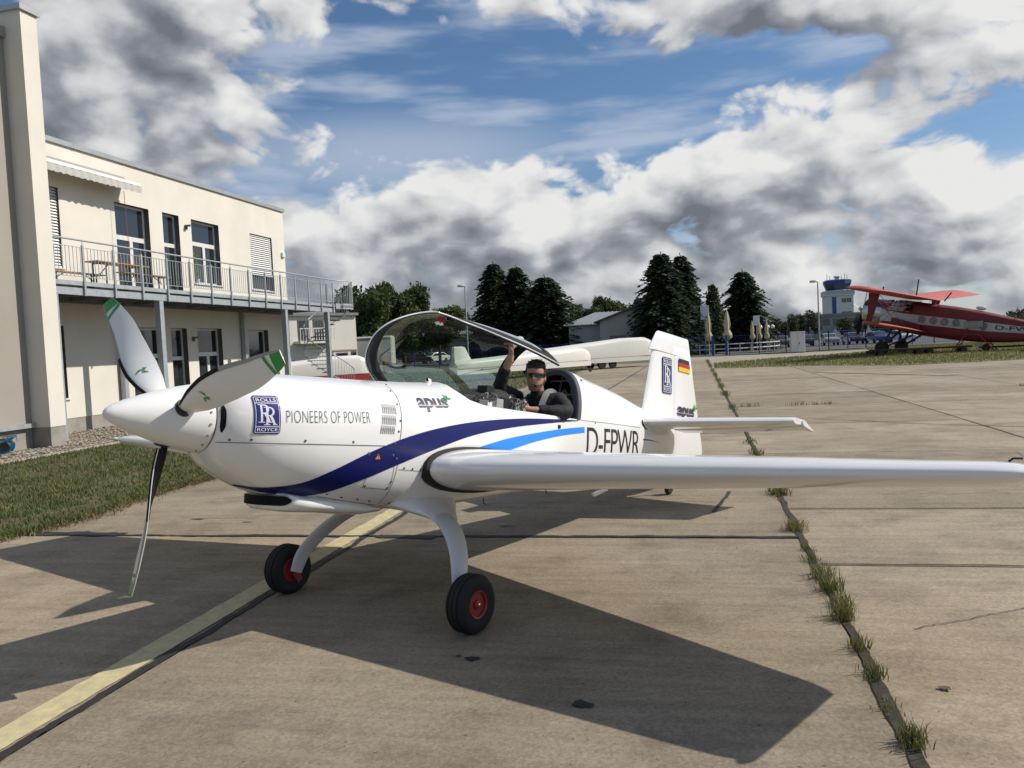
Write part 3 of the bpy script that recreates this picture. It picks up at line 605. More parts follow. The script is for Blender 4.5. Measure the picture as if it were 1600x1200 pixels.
SEC = np.array([(0.545,.200,.195,-.200,.00,2.0,2.0),(0.600,.262,.232,-.262,.00,2.0,2.0),(0.720,.335,.266,-.335,-.01,2.1,2.2),(0.900,.385,.293,-.415,-.02,2.2,2.3),
 (1.150,.415,.306,-.470,-.03,2.3,2.4),(1.750,.430,.330,-.550,-.05,2.3,2.6),(2.200,.430,.356,-.560,-.06,2.3,2.7),(2.600,.425,.400,-.545,-.05,2.3,2.7),
 (3.000,.415,.560,-.515,-.03,2.2,2.7),(3.500,.395,.650,-.475,.00,2.2,2.7),(4.060,.365,.660,-.430,.02,2.1,2.7),(4.600,.325,.605,-.395,.03,1.9,2.7),
 (5.200,.265,.535,-.345,.04,1.8,2.7),(5.950,.175,.385,-.250,.05,1.9,2.6),(6.400,.110,.300,-.170,.06,2.2,2.5),(6.640,.065,.270,-.115,.07,2.5,2.5)])
def pch(xs, ys, x):
    h = np.diff(xs); dl = np.diff(ys)/h; m = np.zeros(len(xs)); m[0] = dl[0]; m[-1] = dl[-1]
    for i in range(1, len(xs)-1):
        if dl[i-1]*dl[i] > 0:
            w1 = 2*h[i]+h[i-1]; w2 = h[i]+2*h[i-1]; m[i] = (w1+w2)/(w1/dl[i-1]+w2/dl[i])
    i = int(np.clip(np.searchsorted(xs, x)-1, 0, len(xs)-2)); t = (x-xs[i])/h[i]
    return (1+2*t)*(1-t)**2*ys[i]+t*(1-t)**2*h[i]*m[i]+t*t*(3-2*t)*ys[i+1]+t*t*(t-1)*h[i]*m[i+1]
_sc = {}
def sec(x):
    k = round(x, 4)
    if k not in _sc: _sc[k] = [float(pch(SEC[:,0], SEC[:,j], x)) for j in range(1,7)]
    return _sc[k]
def hull_y(x, z, off=0.):
    x = min(max(x,.546),6.63); w,zt,zb,zc,nt,nb = sec(x)
    if z >= zc: r = (z-zc)/(zt-zc); n = nt
    else: r = (zc-z)/(zc-zb); n = nb
    return w*max(0.,1-min(r,1.)**n)**(1/n)+off
SILL = np.array([(.5,.14),(2.30,.26),(2.42,.33),(2.47,.352),(2.50,.29),(2.563,.242),(2.717,.209),(3.025,.198),(3.483,.189),(4.06,.176),(4.4,.17),(5.2,.16),(6.0,.16),(6.64,.15)])
sillz = lambda x: float(np.interp(x, SILL[:,0], SILL[:,1]))
K1, K2 = 22, 14
def half(x, off=0., upto=None):
    w,zt,zb,zc,nt,nb = sec(x); w -= off; zt -= off; zb += off; zs = min(sillz(x), zc+(zt-zc)*.97)
    ts = math.asin(min(1., ((zs-zc)/(zt-zc))**(nt/2)))
    def p(t):
        s, c = math.sin(t), math.cos(t)
        if t >= 0: return (w*max(c,0)**(2/nt), zc+(zt-zc)*s**(2/nt))
        return (w*max(c,0)**(2/nb), zc-(zc-zb)*(-s)**(2/nb))
    T = [-PI/2+(ts+PI/2)*i/K1 for i in range(K1+1)]; U = [ts+(PI/2-ts)*i/K2 for i in range(1,K2+1)]
    return [p(t) for t in T], [p(t) for t in U]
def hshear(x, z):
    if x < 4.05: return 0.
    f = max(0., 1-(x-4.06)/1.1); return f*.40*max(0., z-.176)
XS = sorted(set([.545,.552,.565,.585,.61,.65]+list(np.arange(.70,2.42,.07))+[2.42,2.47,2.50,2.53,2.563,2.62,2.7]+list(np.arange(2.8,4.0,.1))+[4.06]+list(np.arange(4.15,6.64,.1))+[6.64]))
q = MB(); n1 = K1+1; n2 = K2; rows = []
for x in XS:
    a, b = half(x); row = {}
    pts = a+b; idx = []
    for s in (1,-1):
        ii = []
        for k, (y,z) in enumerate(pts):
            if s < 0 and (k == 0 or k == len(pts)-1): ii.append(rows_tmp[k]); continue
            q.v.append((x+hshear(x,z), s*y, z)); ii.append(len(q.v)-1)
        if s > 0: rows_tmp = ii
        idx.append(ii)
    rows.append(idx)
for i in range(len(XS)-1):
    for s in (0,1):
        for k in range(n1+n2-1):
            if k >= n1-1 and XS[i] >= 2.469 and XS[i+1] <= 4.061: continue
            f = (rows[i][s][k], rows[i+1][s][k], rows[i+1][s][k+1], rows[i][s][k+1]); q.f.append(f if s else f[::-1])
front = [rows[0][0][k] for k in range(n1+n2)]+[rows[0][1][k] for k in range(n1+n2-2,0,-1)]
q.f.append(tuple(front))
fus = q.build('fuselage', M_white, plane, 35, flip=True)
def on_hull(x, z, off=.003): return (x, hull_y(x,z,off), z)
def ribbon(name, up, lo, m, parent=fus, n=90, off=.003, rows_=6):
    up = np.array(up); lo = np.array(lo); q = MB(); x0, x1 = max(up[0,0],lo[0,0]), max(up[-1,0],lo[-1,0])
    # smooth resample by chord length
    cu = catmull([(x,z,0) for x,z in up], 12); cl = catmull([(x,z,0) for x,z in lo], 12)
    def samp(c, t):
        f = t*(len(c)-1); i = min(int(f), len(c)-2); return c[i].lerp(c[i+1], f-i)
    for i in range(n+1):
        a, b = samp(cu,i/n), samp(cl,i/n)
        for j in range(rows_+1):
            p = a.lerp(b, j/rows_); q.v.append(on_hull(p.x, p.y, off))
    R_ = rows_+1
    q.f = [(i*R_+j,i*R_+j+1,(i+1)*R_+j+1,(i+1)*R_+j) for i in range(n) for j in range(rows_)]
    return q.build(name, m, parent, 60, flip=True, recalc=False)
NU = [(.80,-.378),(.895,-.389),(1.068,-.358),(1.238,-.278),(1.505,-.158),(1.84,-.049),(2.232,.037),(2.681,.100),(3.19,.142),(3.685,.162),(4.058,.171)]
NL = [(.80,-.384),(.981,-.428),(1.21,-.438),(1.462,-.346),(1.73,-.246),(2.101,-.128),(2.518,-.016),(3.005,.062),(3.474,.114),(3.8,.145),(4.057,.166)]
ribbon('stripe', NU, NL, M_navy); ribbon('stripe', [(2.487,-.124),(2.92,-.031),(3.374,.036),(3.788,.085),(4.174,.119)], [(2.80,-.150),(3.02,-.105),(3.378,-.032),(3.789,.03),(4.172,.067)], M_sky)
ribbon('stripe', [(5.56,.055),(5.8,.050),(6.1,.030)], [(5.56,.040),(5.8,.040),(6.1,.0295)], M_navy, n=20)
def mline(pts, w, m=M_grey, name='panel_line', off=.0022):
    q = MB(); P = []
    for a, b in zip(pts, pts[1:]):
        n = max(2, int(math.dist(a,b)/.02))
        for i in range(n+(b == pts[-1])): P.append((a[0]+(b[0]-a[0])*i/n, a[1]+(b[1]-a[1])*i/n))
    for i, (x,z) in enumerate(P):
        x2, z2 = P[min(i+1,len(P)-1)]; x1, z1 = P[max(i-1,0)]; d = math.hypot(x2-x1,z2-z1) or 1; nx, nz = -(z2-z1)/d*w/2, (x2-x1)/d*w/2
        q.v += [on_hull(x+nx,z+nz,off), on_hull(x-nx,z-nz,off)]
    q.f = [(2*i,2*i+1,2*i+3,2*i+2) for i in range(len(P)-1)]
    return q.build(name, m, fus, 60, flip=True, recalc=False)
FW = [(1.80,.312),(1.80,.27),(1.79,.19),(1.771,.083),(1.75,-.086),(1.752,-.25),(1.754,-.42),(1.76,-.50)]
mline(FW, .004); mline([(.556,-.132),(1.015,-.124),(1.748,-.116)], .004)
mline([(1.479,-.163),(1.714,-.166),(1.742,-.404),(1.517,-.388),(1.479,-.163)], .0035)
mline([(4.12,.176),(4.7,.176),(5.5,.170)], .0035); mline([(1.77,-.27),(2.10,-.285)], .003); mline([(1.25,-.445),(1.55,-.49),(1.75,-.515)], .003)
def screw(x, z, r=.0075, m=M_grey):
    q = MB(); c = Vector(on_hull(x,z,.0)); e = 1e-3; tx = (Vector(on_hull(x+e,z,0))-c).normalized(); tz = (Vector(on_hull(x,z+e,0))-c).normalized(); nn = tz.cross(tx)
    if nn.y < 0: nn = -nn
    q.lathe([(r,.0),(r,.003),(r*.7,.0045)], c, nn, 8); return q.build('screw', m, fus, flip=True)
for (x,z) in [(.60,-.115),(.692,-.11),(1.0,-.105),(1.352,-.10),(1.705,-.098),(1.775,.25),(1.762,.16),(1.755,.05),(1.737,-.02),(1.735,-.35),(1.735,-.2),(1.49,-.175),(1.70,-.178),(1.725,-.392),(1.53,-.377),(1.30,-.43),(1.42,-.452),(1.55,-.467),(1.66,-.482),(1.82,-.26),(1.9,-.265),(1.98,-.27),(1.85,-.50),(1.95,-.508),(2.05,-.515),(2.12,-.52),(4.4,.165),(1.82,.30)]: screw(x,z)
# louvre panel: three rows of slots
ln = 8
for r0, (za, zb) in enumerate(((.155,.092),(.084,.022),(.014,-.040))):
    for k in range(ln):
        x = 1.573+.0165*k+ (za*.12); q = MB(); a = []; 
        for i in range(5):
            z = za+(zb-za)*i/4; X_ = x+z*.12; bul = .006*math.sin(PI*i/4)+.001
            a += [on_hull(X_,z,.001), on_hull(X_+.005,z,.001+bul), on_hull(X_+.012,z,.001)]
        q.v = a; q.f = [(3*i+j,3*i+j+1,3*i+j+4,3*i+j+3) for i in range(4) for j in range(2)]
        q.build('louvre', mat('louvre_grey', (.45,.45,.45), .4), fus, 60, flip=True, recalc=False)
# side air inlets at the cowl front, chin scoop
for s in (1,-1):
    q = MB(); A_ = []
    for i in range(13):
        t = R(-20+42*i/12); tt = 1-abs(i-6)/6; w_ = .003+.0075*min(1,tt*2.5)
        for xx in (.562-w_, .562, .562+w_):
            w = sec(xx); A_.append((xx, s*(w[0]*math.cos(t)+.003), (w[1] if t > 0 else -w[2])*math.sin(t)))
    q.v = A_; q.f = [(3*i+j,3*i+j+1,3*i+j+4,3*i+j+3) for i in range(12) for j in range(2)]; q.build('air_inlet', M_hole, fus, flip=True, recalc=False)
q = MB(); rings = []; CV = 2.3
for (x, wd, zt, zb, k) in ((.955,.21,-.42,-.490,1.),(.962,.228,-.415,-.514,1.),(.985,.238,-.415,-.528,.9),(1.10,.245,-.43,-.545,.7),(1.3,.24,-.45,-.556,.4),(1.5,.22,-.47,-.572,.2),(1.7,.19,-.49,-.584,.0),(1.9,.13,-.50,-.578,0.),(2.0,.06,-.52,-.566,0.)):
    rings.append([(x+k*CV*(wd*math.copysign(abs(math.cos(t))**.6,math.cos(t)))**2, wd*math.copysign(abs(math.cos(t))**.6,math.cos(t)), (zt+zb)/2+(zt-zb)/2*math.copysign(abs(math.sin(t))**.75,math.sin(t))) for t in np.linspace(0,2*PI,41)[:-1]])
q.rings(rings); sc_ = q.build('chin_scoop', M_white, fus, 40, flip=True)
q = MB(); A_ = []
for i in range(33):
    y = -.222+.444*i/32; e = min(1., (1-abs(y)/.224)*6)**.5; zc_ = -.466; h_ = .033*e
    for zz in (zc_+h_*.75, zc_, zc_-h_): A_.append((.951+CV*y*y-.004, y*1.035, zz))
q.v = A_; q.f = [(3*i+j,3*i+j+1,3*i+j+4,3*i+j+3) for i in range(32) for j in range(2)]; q.build('scoop_opening', M_hole, sc_, flip=True, recalc=False)
q = MB(); q.ball((2.36,.1,.375), .022, 10, 6, (1.4,.8,1)); q.build('breather', M_white, fus, 60, flip=True)
q = MB(); q.tube([(2.345,.105,.38),(2.325,.12,.384)], .011, 8); q.build('breather_mouth', M_hole, fus, flip=True)
# ---------------- lettering
DG = None
def text_mesh(body, name, fit, m, parent, mapf, shear=0., italic=0., bold=0., sub=.03, space=1., rise=0.):
    cu = bpy.data.curves.new('txt', 'FONT'); cu.body = body; cu.size = 1; cu.offset = bold; cu.space_character = space; cu.fill_mode = 'BOTH'
    o = bpy.data.objects.new('txt', cu); COL.objects.link(o); dg = bpy.context.evaluated_depsgraph_get(); me = bpy.data.meshes.new_from_object(o.evaluated_get(dg)); bpy.data.objects.remove(o)
    bm = bmesh.new(); bm.from_mesh(me); bmesh.ops.remove_doubles(bm, verts=bm.verts, dist=1e-5); bmesh.ops.triangulate(bm, faces=bm.faces)
    xs = [v.co.x for v in bm.verts]; ys = [v.co.y for v in bm.verts]; a, b, c, d = min(xs), max(xs), min(ys), max(ys); x0, x1, z0, z1 = fit
    for v in bm.verts:
        u = (v.co.x-a)/(b-a); w = (v.co.y-c)/(d-c); X_ = x0+(x1-x0)*u+italic*w; Z_ = z0+(z1-z0)*w+rise*u; v.co = (X_, 0, Z_)
    for _ in range(4):
        es = [e for e in bm.edges if e.calc_length() > sub]
        if not es: break
        bmesh.ops.subdivide_edges(bm, edges=es, cuts=1); bmesh.ops.triangulate(bm, faces=bm.faces)
    for v in bm.verts:
        p = mapf(v.co.x, v.co.z); v.co = (p[0], -p[1], p[2])
    bm.to_mesh(me); bm.free(); me.materials.clear(); me.name = name
    return link(name, me, m, parent)
def poly_decal(polys, name, m, parent, mapf, sub=.04):
    bm = bmesh.new()
    for P in polys: bm.faces.new([bm.verts.new((x,0,z)) for x,z in P])
    bmesh.ops.triangulate(bm, faces=bm.faces)
    for _ in range(5):
        es = [e for e in bm.edges if e.calc_length() > sub]
        if not es: break
        bmesh.ops.subdivide_edges(bm, edges=es, cuts=1); bmesh.ops.triangulate(bm, faces=bm.faces)
    for v in bm.verts:
        p = mapf(v.co.x, v.co.z); v.co = (p[0], -p[1], p[2])
    me = bpy.data.meshes.new(name); bm.to_mesh(me); bm.free(); return link(name, me, m, parent)
hm = lambda off: (lambda x, z: on_hull(x, z, off))
def rrect(x0, x1, z0, z1, r, n=5):
    P = []
    for (cx, cz, a) in ((x1-r,z1-r,0),(x0+r,z1-r,90),(x0+r,z0+r,180),(x1-r,z0+r,270)):
        for i in range(n+1): t = R(a+90*i/n); P.append((cx+r*math.cos(t), cz+r*math.sin(t)))
    return P
def serif_R(x, z, w, h, t):                                     # outline pieces of a serifed R
    P = [[(x+.16*w,z),(x+.16*w+t,z),(x+.16*w+t,z+h),(x+.16*w,z+h)], [(x,z),(x+.32*w+t,z),(x+.32*w+t,z+.04*h),(x,z+.04*h)], [(x,z+.96*h),(x+.30*w,z+.96*h),(x+.30*w,z+h),(x,z+h)]]
    cx, cz, ro, ri = x+.42*w, z+.74*h, .26*h, .26*h-.62*t; k = 1.45*w/h
    for i in range(12):
        a, b = R(90-180*i/12), R(90-180*(i+1)/12); P.append([(cx+k*ro*math.cos(a),cz+ro*math.sin(a)),(cx+k*ro*math.cos(b),cz+ro*math.sin(b)),(cx+(k*ro-t)*math.cos(b),cz+ri*math.sin(b)),(cx+(k*ro-t)*math.cos(a),cz+ri*math.sin(a))])
    P += [[(x+.16*w,cz+ri),(cx+.005,cz+ri),(cx+.005,cz+ro),(x+.16*w,cz+ro)], [(x+.16*w,cz-ro),(cx+.005,cz-ro),(cx+.005,cz-ri),(x+.16*w,cz-ri)]]
    P += [[(cx-.04*w,cz-ro+.012*h),(cx+.06*w+t*.9,cz-ro+.012*h),(x+.92*w,z),(x+.92*w-t*1.15,z)], [(x+.66*w,z),(x+1.02*w,z),(x+1.02*w,z+.04*h),(x+.66*w,z+.04*h)]]
    return P
def badge(x0, x1, z0, z1, parent, mapf, rise=0.):
    W_, H_ = x1-x0, z1-z0; sl = lambda P: [(x, z+rise*(x-x0)/W_) for x,z in P]
    mp = lambda off: (lambda x,z: mapf(off)(x, z))
    b = poly_decal([sl(rrect(x0,x1,z0,z1,.10*W_))], 'badge', M_grey, parent, mp(.0030))
    poly_decal([sl(rrect(x0+.015*W_,x1-.015*W_,z0+.01*H_,z1-.01*H_,.09*W_))], 'badge_field', mat('badge_navy', (.016,.018,.17), .25, coat=.4), b, mp(.0042))
    wm = mat('badge_silver', (.72,.73,.76), .3); e = .020*W_
    a0, a1, c0, c1 = x0+.05*W_, x1-.05*W_, z0+.035*H_, z1-.035*H_
    fr = [[(a0,c0),(a1,c0),(a1,c0+e),(a0,c0+e)],[(a0,c1-e),(a1,c1-e),(a1,c1),(a0,c1)],[(a0,c0+e),(a0+e,c0+e),(a0+e,c1-e),(a0,c1-e)],[(a1-e,c0+e),(a1,c0+e),(a1,c1-e),(a1-e,c1-e)],
          [(a0,z0+.185*H_),(a1,z0+.185*H_),(a1,z0+.205*H_),(a0,z0+.205*H_)],[(a0,z1-.205*H_),(a1,z1-.205*H_),(a1,z1-.185*H_),(a0,z1-.185*H_)]]
    poly_decal([sl(P) for P in fr], 'badge_frame', wm, b, mp(.0052))
    for (s, za, zb) in (('ROLLS', z1-.160*H_, z1-.075*H_), ('ROYCE', z0+.075*H_, z0+.16*H_)):
        text_mesh(s, 'badge_lettering', (x0+.12*W_, x1-.12*W_, za+rise*.13, zb+rise*.13), wm, b, mp(.0056), bold=.012, rise=rise*.74)
    t = .075*W_
    R1 = serif_R(x0+.15*W_, z0+.30*H_, .50*W_, .47*H_, t); R2 = serif_R(x0+.35*W_, z0+.235*H_, .50*W_, .47*H_, t)
    poly_decal([sl(P) for P in R1], 'monogram', wm, b, mp(.0052)); poly_decal([sl(P) for P in R2], 'monogram', wm, b, mp(.0058))
badge(.690,.835,-.080,.140, fus, hm, rise=.008)
text_mesh('PIONEERS OF POWER', 'lettering', (.870,1.487,-.006,.066), M_grey, fus, hm(.003), bold=-.022, rise=.028, space=1.05)
def apus(x0, x1, z0, z1, parent, mapf, rise):
    w = text_mesh('apus', 'lettering', (x0, x0+(x1-x0)*.86, z0, z1), mat('logo_dark', (.035,.03,.06), .4), parent, mapf(.003), bold=.03, rise=rise, italic=.01)
    s = (x1-x0); zc = z0+(z1-z0)*.56
    poly_decal([[(x0-.005,zc-.012),(x0+s*.86,zc-.011+rise),(x0+s*.86,zc-.0075+rise),(x0-.005,zc-.0075)]], 'logo_slit', M_white, w, mapf(.0042))
    gx, gz = x0+s*.93, z1+rise*.6; L_ = []
    for k, (a, l) in enumerate(((118,.055),(70,.05),(160,.045),(20,.05),(215,.05))):
        d = (math.cos(R(a))*l*s/.37, math.sin(R(a))*l*.8*s/.37); n_ = (-d[1]*.18, d[0]*.18); L_.append([(gx,gz),(gx+d[0]*.5+n_[0],gz+d[1]*.5+n_[1]),(gx+d[0],gz+d[1]),(gx+d[0]*.5-n_[0],gz+d[1]*.5-n_[1])])
    poly_decal(L_, 'logo_leaf', M_green, w, mapf(.0036))
apus(1.965,2.335,.122,.222, fus, hm, .018)
text_mesh('D-FPWR', 'lettering', (4.225,5.46,-.140,.118), M_ink, fus, hm(.003), bold=-.004, rise=.012, space=.92)
poly_decal([[(1.545,-.205),(1.587,-.203),(1.566,-.168)]], 'warning_sign', mat('warning_orange', (.75,.25,.02), .4), fus, hm(.0045))
poly_decal([[(1.5635,-.190),(1.5685,-.190),(1.5695,-.176),(1.5625,-.176)],[(1.564,-.198),(1.568,-.198),(1.568,-.193),(1.564,-.193)]], 'warning_mark', M_ink, fus.children[-1], hm(.0052))
q = MB(); q.box(3.70,3.735,.378,.392,.085,.115); q.build('canopy_latch', M_navy, fus, flip=True, bevel=.003)
q = MB(); q.tube([(3.2,.0,-.48),(3.2,.0,-.56)], .005, 6); q.tube([(3.2,0,-.56),(3.24,0,-.57)], .004, 6); q.build('drain_mast', M_ink, fus, flip=True)
q = MB(); q.tube([(4.1,.0,-.41),(4.12,.0,-.50)], .005, 6); q.build('antenna', M_ink, fus, flip=True)
# ---------------- spinner and propeller
q = MB(); q.lathe([(.004,0),(.016,.004),(.030,.016),(.046,.04),(.075,.10),(.112,.20),(.145,.30),(.172,.40),(.190,.48),(.1955,.515),(.1955,.535)], (0,0,0), (1,0,0), 48)
prop = q.build('spinner', M_whitem, plane, 40, flip=True)
q = MB(); q.lathe([(.14,.536),(.188,.536),(.188,.546),(.14,.546)], (0,0,0), (1,0,0), 40); q.build('spinner_gap', M_hole, prop, flip=True)
for t in np.linspace(0,2*PI,19)[:-1]:
    q = MB(); q.lathe([(.0065,0),(.0065,.004)], (.505,.1945*math.sin(t),.1945*math.cos(t)), (0,math.sin(t),math.cos(t)), 8); q.build('spinner_screw', mat('screw_steel', (.25,.24,.23), .4, metal=.5), prop, flip=True)
PX, PR, PH = .365, 1.026, R(-47.88)
RC = np.array([(.15,.090,60,.50),(.20,.115,55,.42),(.28,.158,48,.30),(.40,.192,39,.21),(.55,.194,30,.16),(.70,.174,24.5,.14),(.82,.148,21.5,.13),(.92,.116,20,.12),(.97,.095,19.5,.11),(1.0,.074,19,.10)])
def blade_pt(a, f, s, side, grow=0.):
    """f: radius fraction, s: 0 leading .. 1 trailing edge, side +1 forward face"""
    c = float(np.interp(f, RC[:,0], RC[:,1])); be = R(float(np.interp(f, RC[:,0], RC[:,2]))); tk = float(np.interp(f, RC[:,0], RC[:,3]))*c
    e = Vector((0,math.sin(a),math.cos(a))); t = Vector((0,-math.cos(a),math.sin(a))); ch = t*math.cos(be)+Vector((-1,0,0))*math.sin(be); nn = Vector((-1,0,0))*math.cos(be)-t*math.sin(be)
    th = tk*(1.4845*math.sqrt(max(s,0))-.63*s-1.758*s*s+1.4215*s**3-.5075*s**4)*1.0+.0012
    sweep = .018*max(0, (f-.42)/.58)**1.5-.022*math.sin(PI*min(1,max(0,(f-.15)/.6)))
    p = Vector((PX,0,0))+e*(f*PR)+ch*((.42-s)*c-sweep)+nn*((th*(.62 if side > 0 else -.38))+(.35*tk*math.sin(PI*s)*.4)+side*grow)
    return p-Vector((1,0,0))*(.02*f*f)
SS = [0,.008,.03,.07,.14,.25,.40,.58,.76,.9,1.]
def blade_shell(a, f0, f1, s0, s1, grow, nf, sides=(1,-1)):
    q = MB(); S_ = [s0+(s1-s0)*x for x in SS]; ring = []
    for i in range(nf+1):
        f = f0+(f1-f0)*i/nf; ring.append([blade_pt(a,f,s,1,grow) for s in reversed(S_)]+[blade_pt(a,f,s,-1,grow) for s in S_[1:]])
    q.rings(ring, cap=True); return q
M_matt = mat('matt_black', (.010,.010,.011), .7, spec=.2); M_ero = mat('erosion_strip', (.36,.345,.31), .75, spec=.2)
for k in range(3):
    a = PH+k*2*PI/3
    bl = blade_shell(a, .15, 1.0, 0, 1, 0, 44).build('propeller_blade', M_whitem, prop, 50, flip=True)
    def face_strip(f0, f1, s0, s1, m, name, grow, nf=20, wrap=True, taper=None):
        q = MB(); rows_ = []
        for i in range(nf+1):
            f = f0+(f1-f0)*i/nf; ss_ = [s0+(s1-s0)*j/6 for j in range(7)]
            if wrap: r_ = [blade_pt(a,f,s,1,grow) for s in reversed(ss_)]+[blade_pt(a,f,s,-1,grow) for s in ss_[1:]]
            else: r_ = [blade_pt(a,f+(taper or 0)*(s-s0),s,1,grow) for s in ss_]
            rows_.append(r_)
        q.rings(rows_, cap=False, closed=False); return q.build(name, m, bl, 60, flip=True, recalc=False)
    def back_face(f0, f1, nf=14):
        q = MB(); q.rings([[blade_pt(a, f0+(f1-f0)*i/nf, .14+.86*j/8, -1, .0018) for j in range(9)] for i in range(nf+1)], cap=False, closed=False); return q.build('black_back_face', M_matt, bl, 60, flip=True, recalc=False)
    face_strip(.17,.56,0,.11,M_matt,'leading_edge_guard',.0022); back_face(.16,.56); face_strip(.56,.998,0,.13,M_ero,'leading_edge_guard',.0022)
    for side in (1,):
        face_strip(.925,.9985,.13,1.,M_green,'tip_band',.0024,8,False); face_strip(.868,.888,.13,1.,M_green,'tip_band',.0024,3,False,.04)
    q = MB(); e0 = []
    for (u,v,_w) in (((-.0,.018),(.045,0),(.0,.004)),((-.0,.0),(-.03,.022),(-.008,.004)),((-.0,-.006),(-.03,-.02),(-.004,0))):
        e0 += [blade_pt(a, .36+u[1]/PR, .52-u[0]/.17, 1, .003), blade_pt(a, .36+v[1]/PR*1.0, .52-v[0]/.17, 1, .003), blade_pt(a, .36+(u[1]+v[1])/2/PR+.02, .52-(u[0]+v[0])/.6, 1, .003)]
    q.v = [tuple(p) for p in e0]; q.f = [(0,1,2),(3,4,5),(6,7,8)]; q.build('blade_logo', M_green, bl, flip=True, recalc=False)
    e = Vector((0,math.sin(a),math.cos(a)))
    q = MB(); q.lathe([(.046,.130),(.050,.145),(.050,.160),(.044,.163)], (PX,0,0), e, 24); q.build('blade_cuff', M_ink, prop, 40, flip=True)
# ---------------- wings
def naca(n=22, cut=1.):
    xs = [.5*(1-math.cos(PI*i/n)) for i in range(n+1)]; f = lambda x: 5*(.2969*math.sqrt(x)-.126*x-.3516*x*x+.2843*x**3-.1015*x**4)
    return [(x, f(x)) for x in xs]
AF = naca()
def wing(s):
    q = MB(); rings = []
    st = [.36,.42,.6,1.0,1.6,2.2,2.8,3.3,3.6,3.75,3.85,3.92,3.96,3.975]
    for y in st:
        u = (y-.42)/3.53; c = 1.74+(.82-1.74)*u; le = 2.015+.105*u; z = -.268+.125*u; th = .175+(.140-.175)*u; e = max(0,(y-3.75)/.225); sh = math.sqrt(max(0,1-e*e)) if e > 0 else 1
        th *= max(sh,.06); c2 = c*(1-.10*e**3); le += .05*e**3*c
        rings.append([(le+x*c2, s*y, z+t*th*c2) for x,t in reversed(AF)]+[(le+x*c2, s*y, z-t*th*c2) for x,t in AF[1:-1]])
    q.rings(rings); w = q.build('wing', M_white, plane, 50, flip=True)
    q = MB(); rings = []
    for (y, g_) in ((.40,.020),(.455,.020),(.462,.002)):
        u = (y-.42)/3.53; c = 1.74; le = 2.015; z = -.268; th = .175
        rings.append([(le-g_+x*c*(1+g_*.5), s*y, z+(t*th*c+g_*(1-x))) for x,t in reversed(AF)]+[(le-g_+x*c*(1+g_*.5), s*y, z-(t*th*c+g_*(1-x))) for x,t in AF[1:-1]])
    q.rings(rings); q.build('root_seal', M_rub, w, 40, flip=True)
    q = MB(); q.ball((2.15,s*3.935,-.142), .028, 10, 6, (1.6,1,.8)); q.build('navigation_light', mat('nav_red' if s > 0 else 'nav_clear', (.5,.02,.01) if s > 0 else (.45,.5,.48), .1), w, 60, flip=True)
    q = MB(); q.tube([(2.45,s*3.80,-.088),(2.45,s*3.82,-.072),(2.45,s*3.86,-.072)], .006, 6); q.build('sight_bracket', M_ink, w, flip=True)
    for (y0, y1) in ((.75,3.68),):                              # aileron gap line on top and bottom
        for sg in (1,-1):
            q = MB()
            for y in np.linspace(y0,y1,20):
                u = (y-.42)/3.53; c = 1.74+(.82-1.74)*u; le = 2.015+.105*u; z = -.268+.125*u; th = .175+(.140-.175)*u
                for xx in (.745,.752): t = 5*(.2969*math.sqrt(xx)-.126*xx-.3516*xx*xx+.2843*xx**3-.1015*xx**4); q.v.append((le+xx*c, s*y, z+sg*(t*th*c+.0015)))
            q.f = [(2*i,2*i+1,2*i+3,2*i+2) for i in range(19)]; q.build('aileron_gap', M_grey, w, flip=True, recalc=False)
    return w
wing(1); wing(-1)
# white strut-like hinge under the near wing
q = MB(); q.prism([(3.28,-.42),(3.48,-.385),(3.50,-.40),(3.31,-.445)], lambda x,z: (x,.98,z), lambda x,z: (x,1.0,z)); q.build('aileron_spade', M_white, plane, flip=True)
# ---------------- tail
for s in (1,-1):
    q = MB(); rings = []; NA = naca(14)
    for y in (.05,.16,.6,1.1,1.5,1.58,1.605):
        u = (y-.12)/1.48; le = 5.62+.50*u; hg = 6.46-.04*u; z = .237+.045*u; th = (.062-.022*u)*(1 if y < 1.59 else .75)
        P = [(le+(hg-le)*x, t_) for x, t_ in ((0,0),(.03,.36),(.08,.58),(.18,.82),(.35,1.),(.6,.98),(.85,.86),(1.,.78))]
        rings.append([(x, s*y, z+t*th) for x,t in reversed(P)]+[(x, s*y, z-t*th) for x,t in P[1:]])
    q.rings(rings); st_ = q.build('tailplane', M_white, plane, 45, flip=True)
    q = MB(); rings = []; dr = math.tan(R(13))
    for y in (.13,.5,1.0,1.5,1.60,1.62):
        u = (y-.12)/1.48; hg = 6.475-.04*u-(.06 if y > 1.595 else 0); te = 6.80-.07*u+(.02 if y > 1.55 else 0); z = .237+.045*u; th = .046-.012*u
        P = [(hg,.3*th),(hg+.03,th*.95),(hg+(te-hg)*.5,th*.55),(te,.0025)]
        rings.append([(x, s*y, z-max(0,x-hg)*dr+t) for x,t in reversed(P)]+[(x, s*y, z-max(0,x-hg)*dr-t) for x,t in P])
    q.rings(rings); q.build('elevator', M_white, st_, 45, flip=True)
    q = MB(); q.tube([(5.58,s*.20,.255),(5.585,s*.205,.21),(5.64,s*.2,.165),(5.80,s*.165,.155),(5.98,s*.15,.160)], [.006,.010,.011,.009,.002], 6); q.build('root_seal', M_rub, st_, flip=True)
q = MB(); rings = []
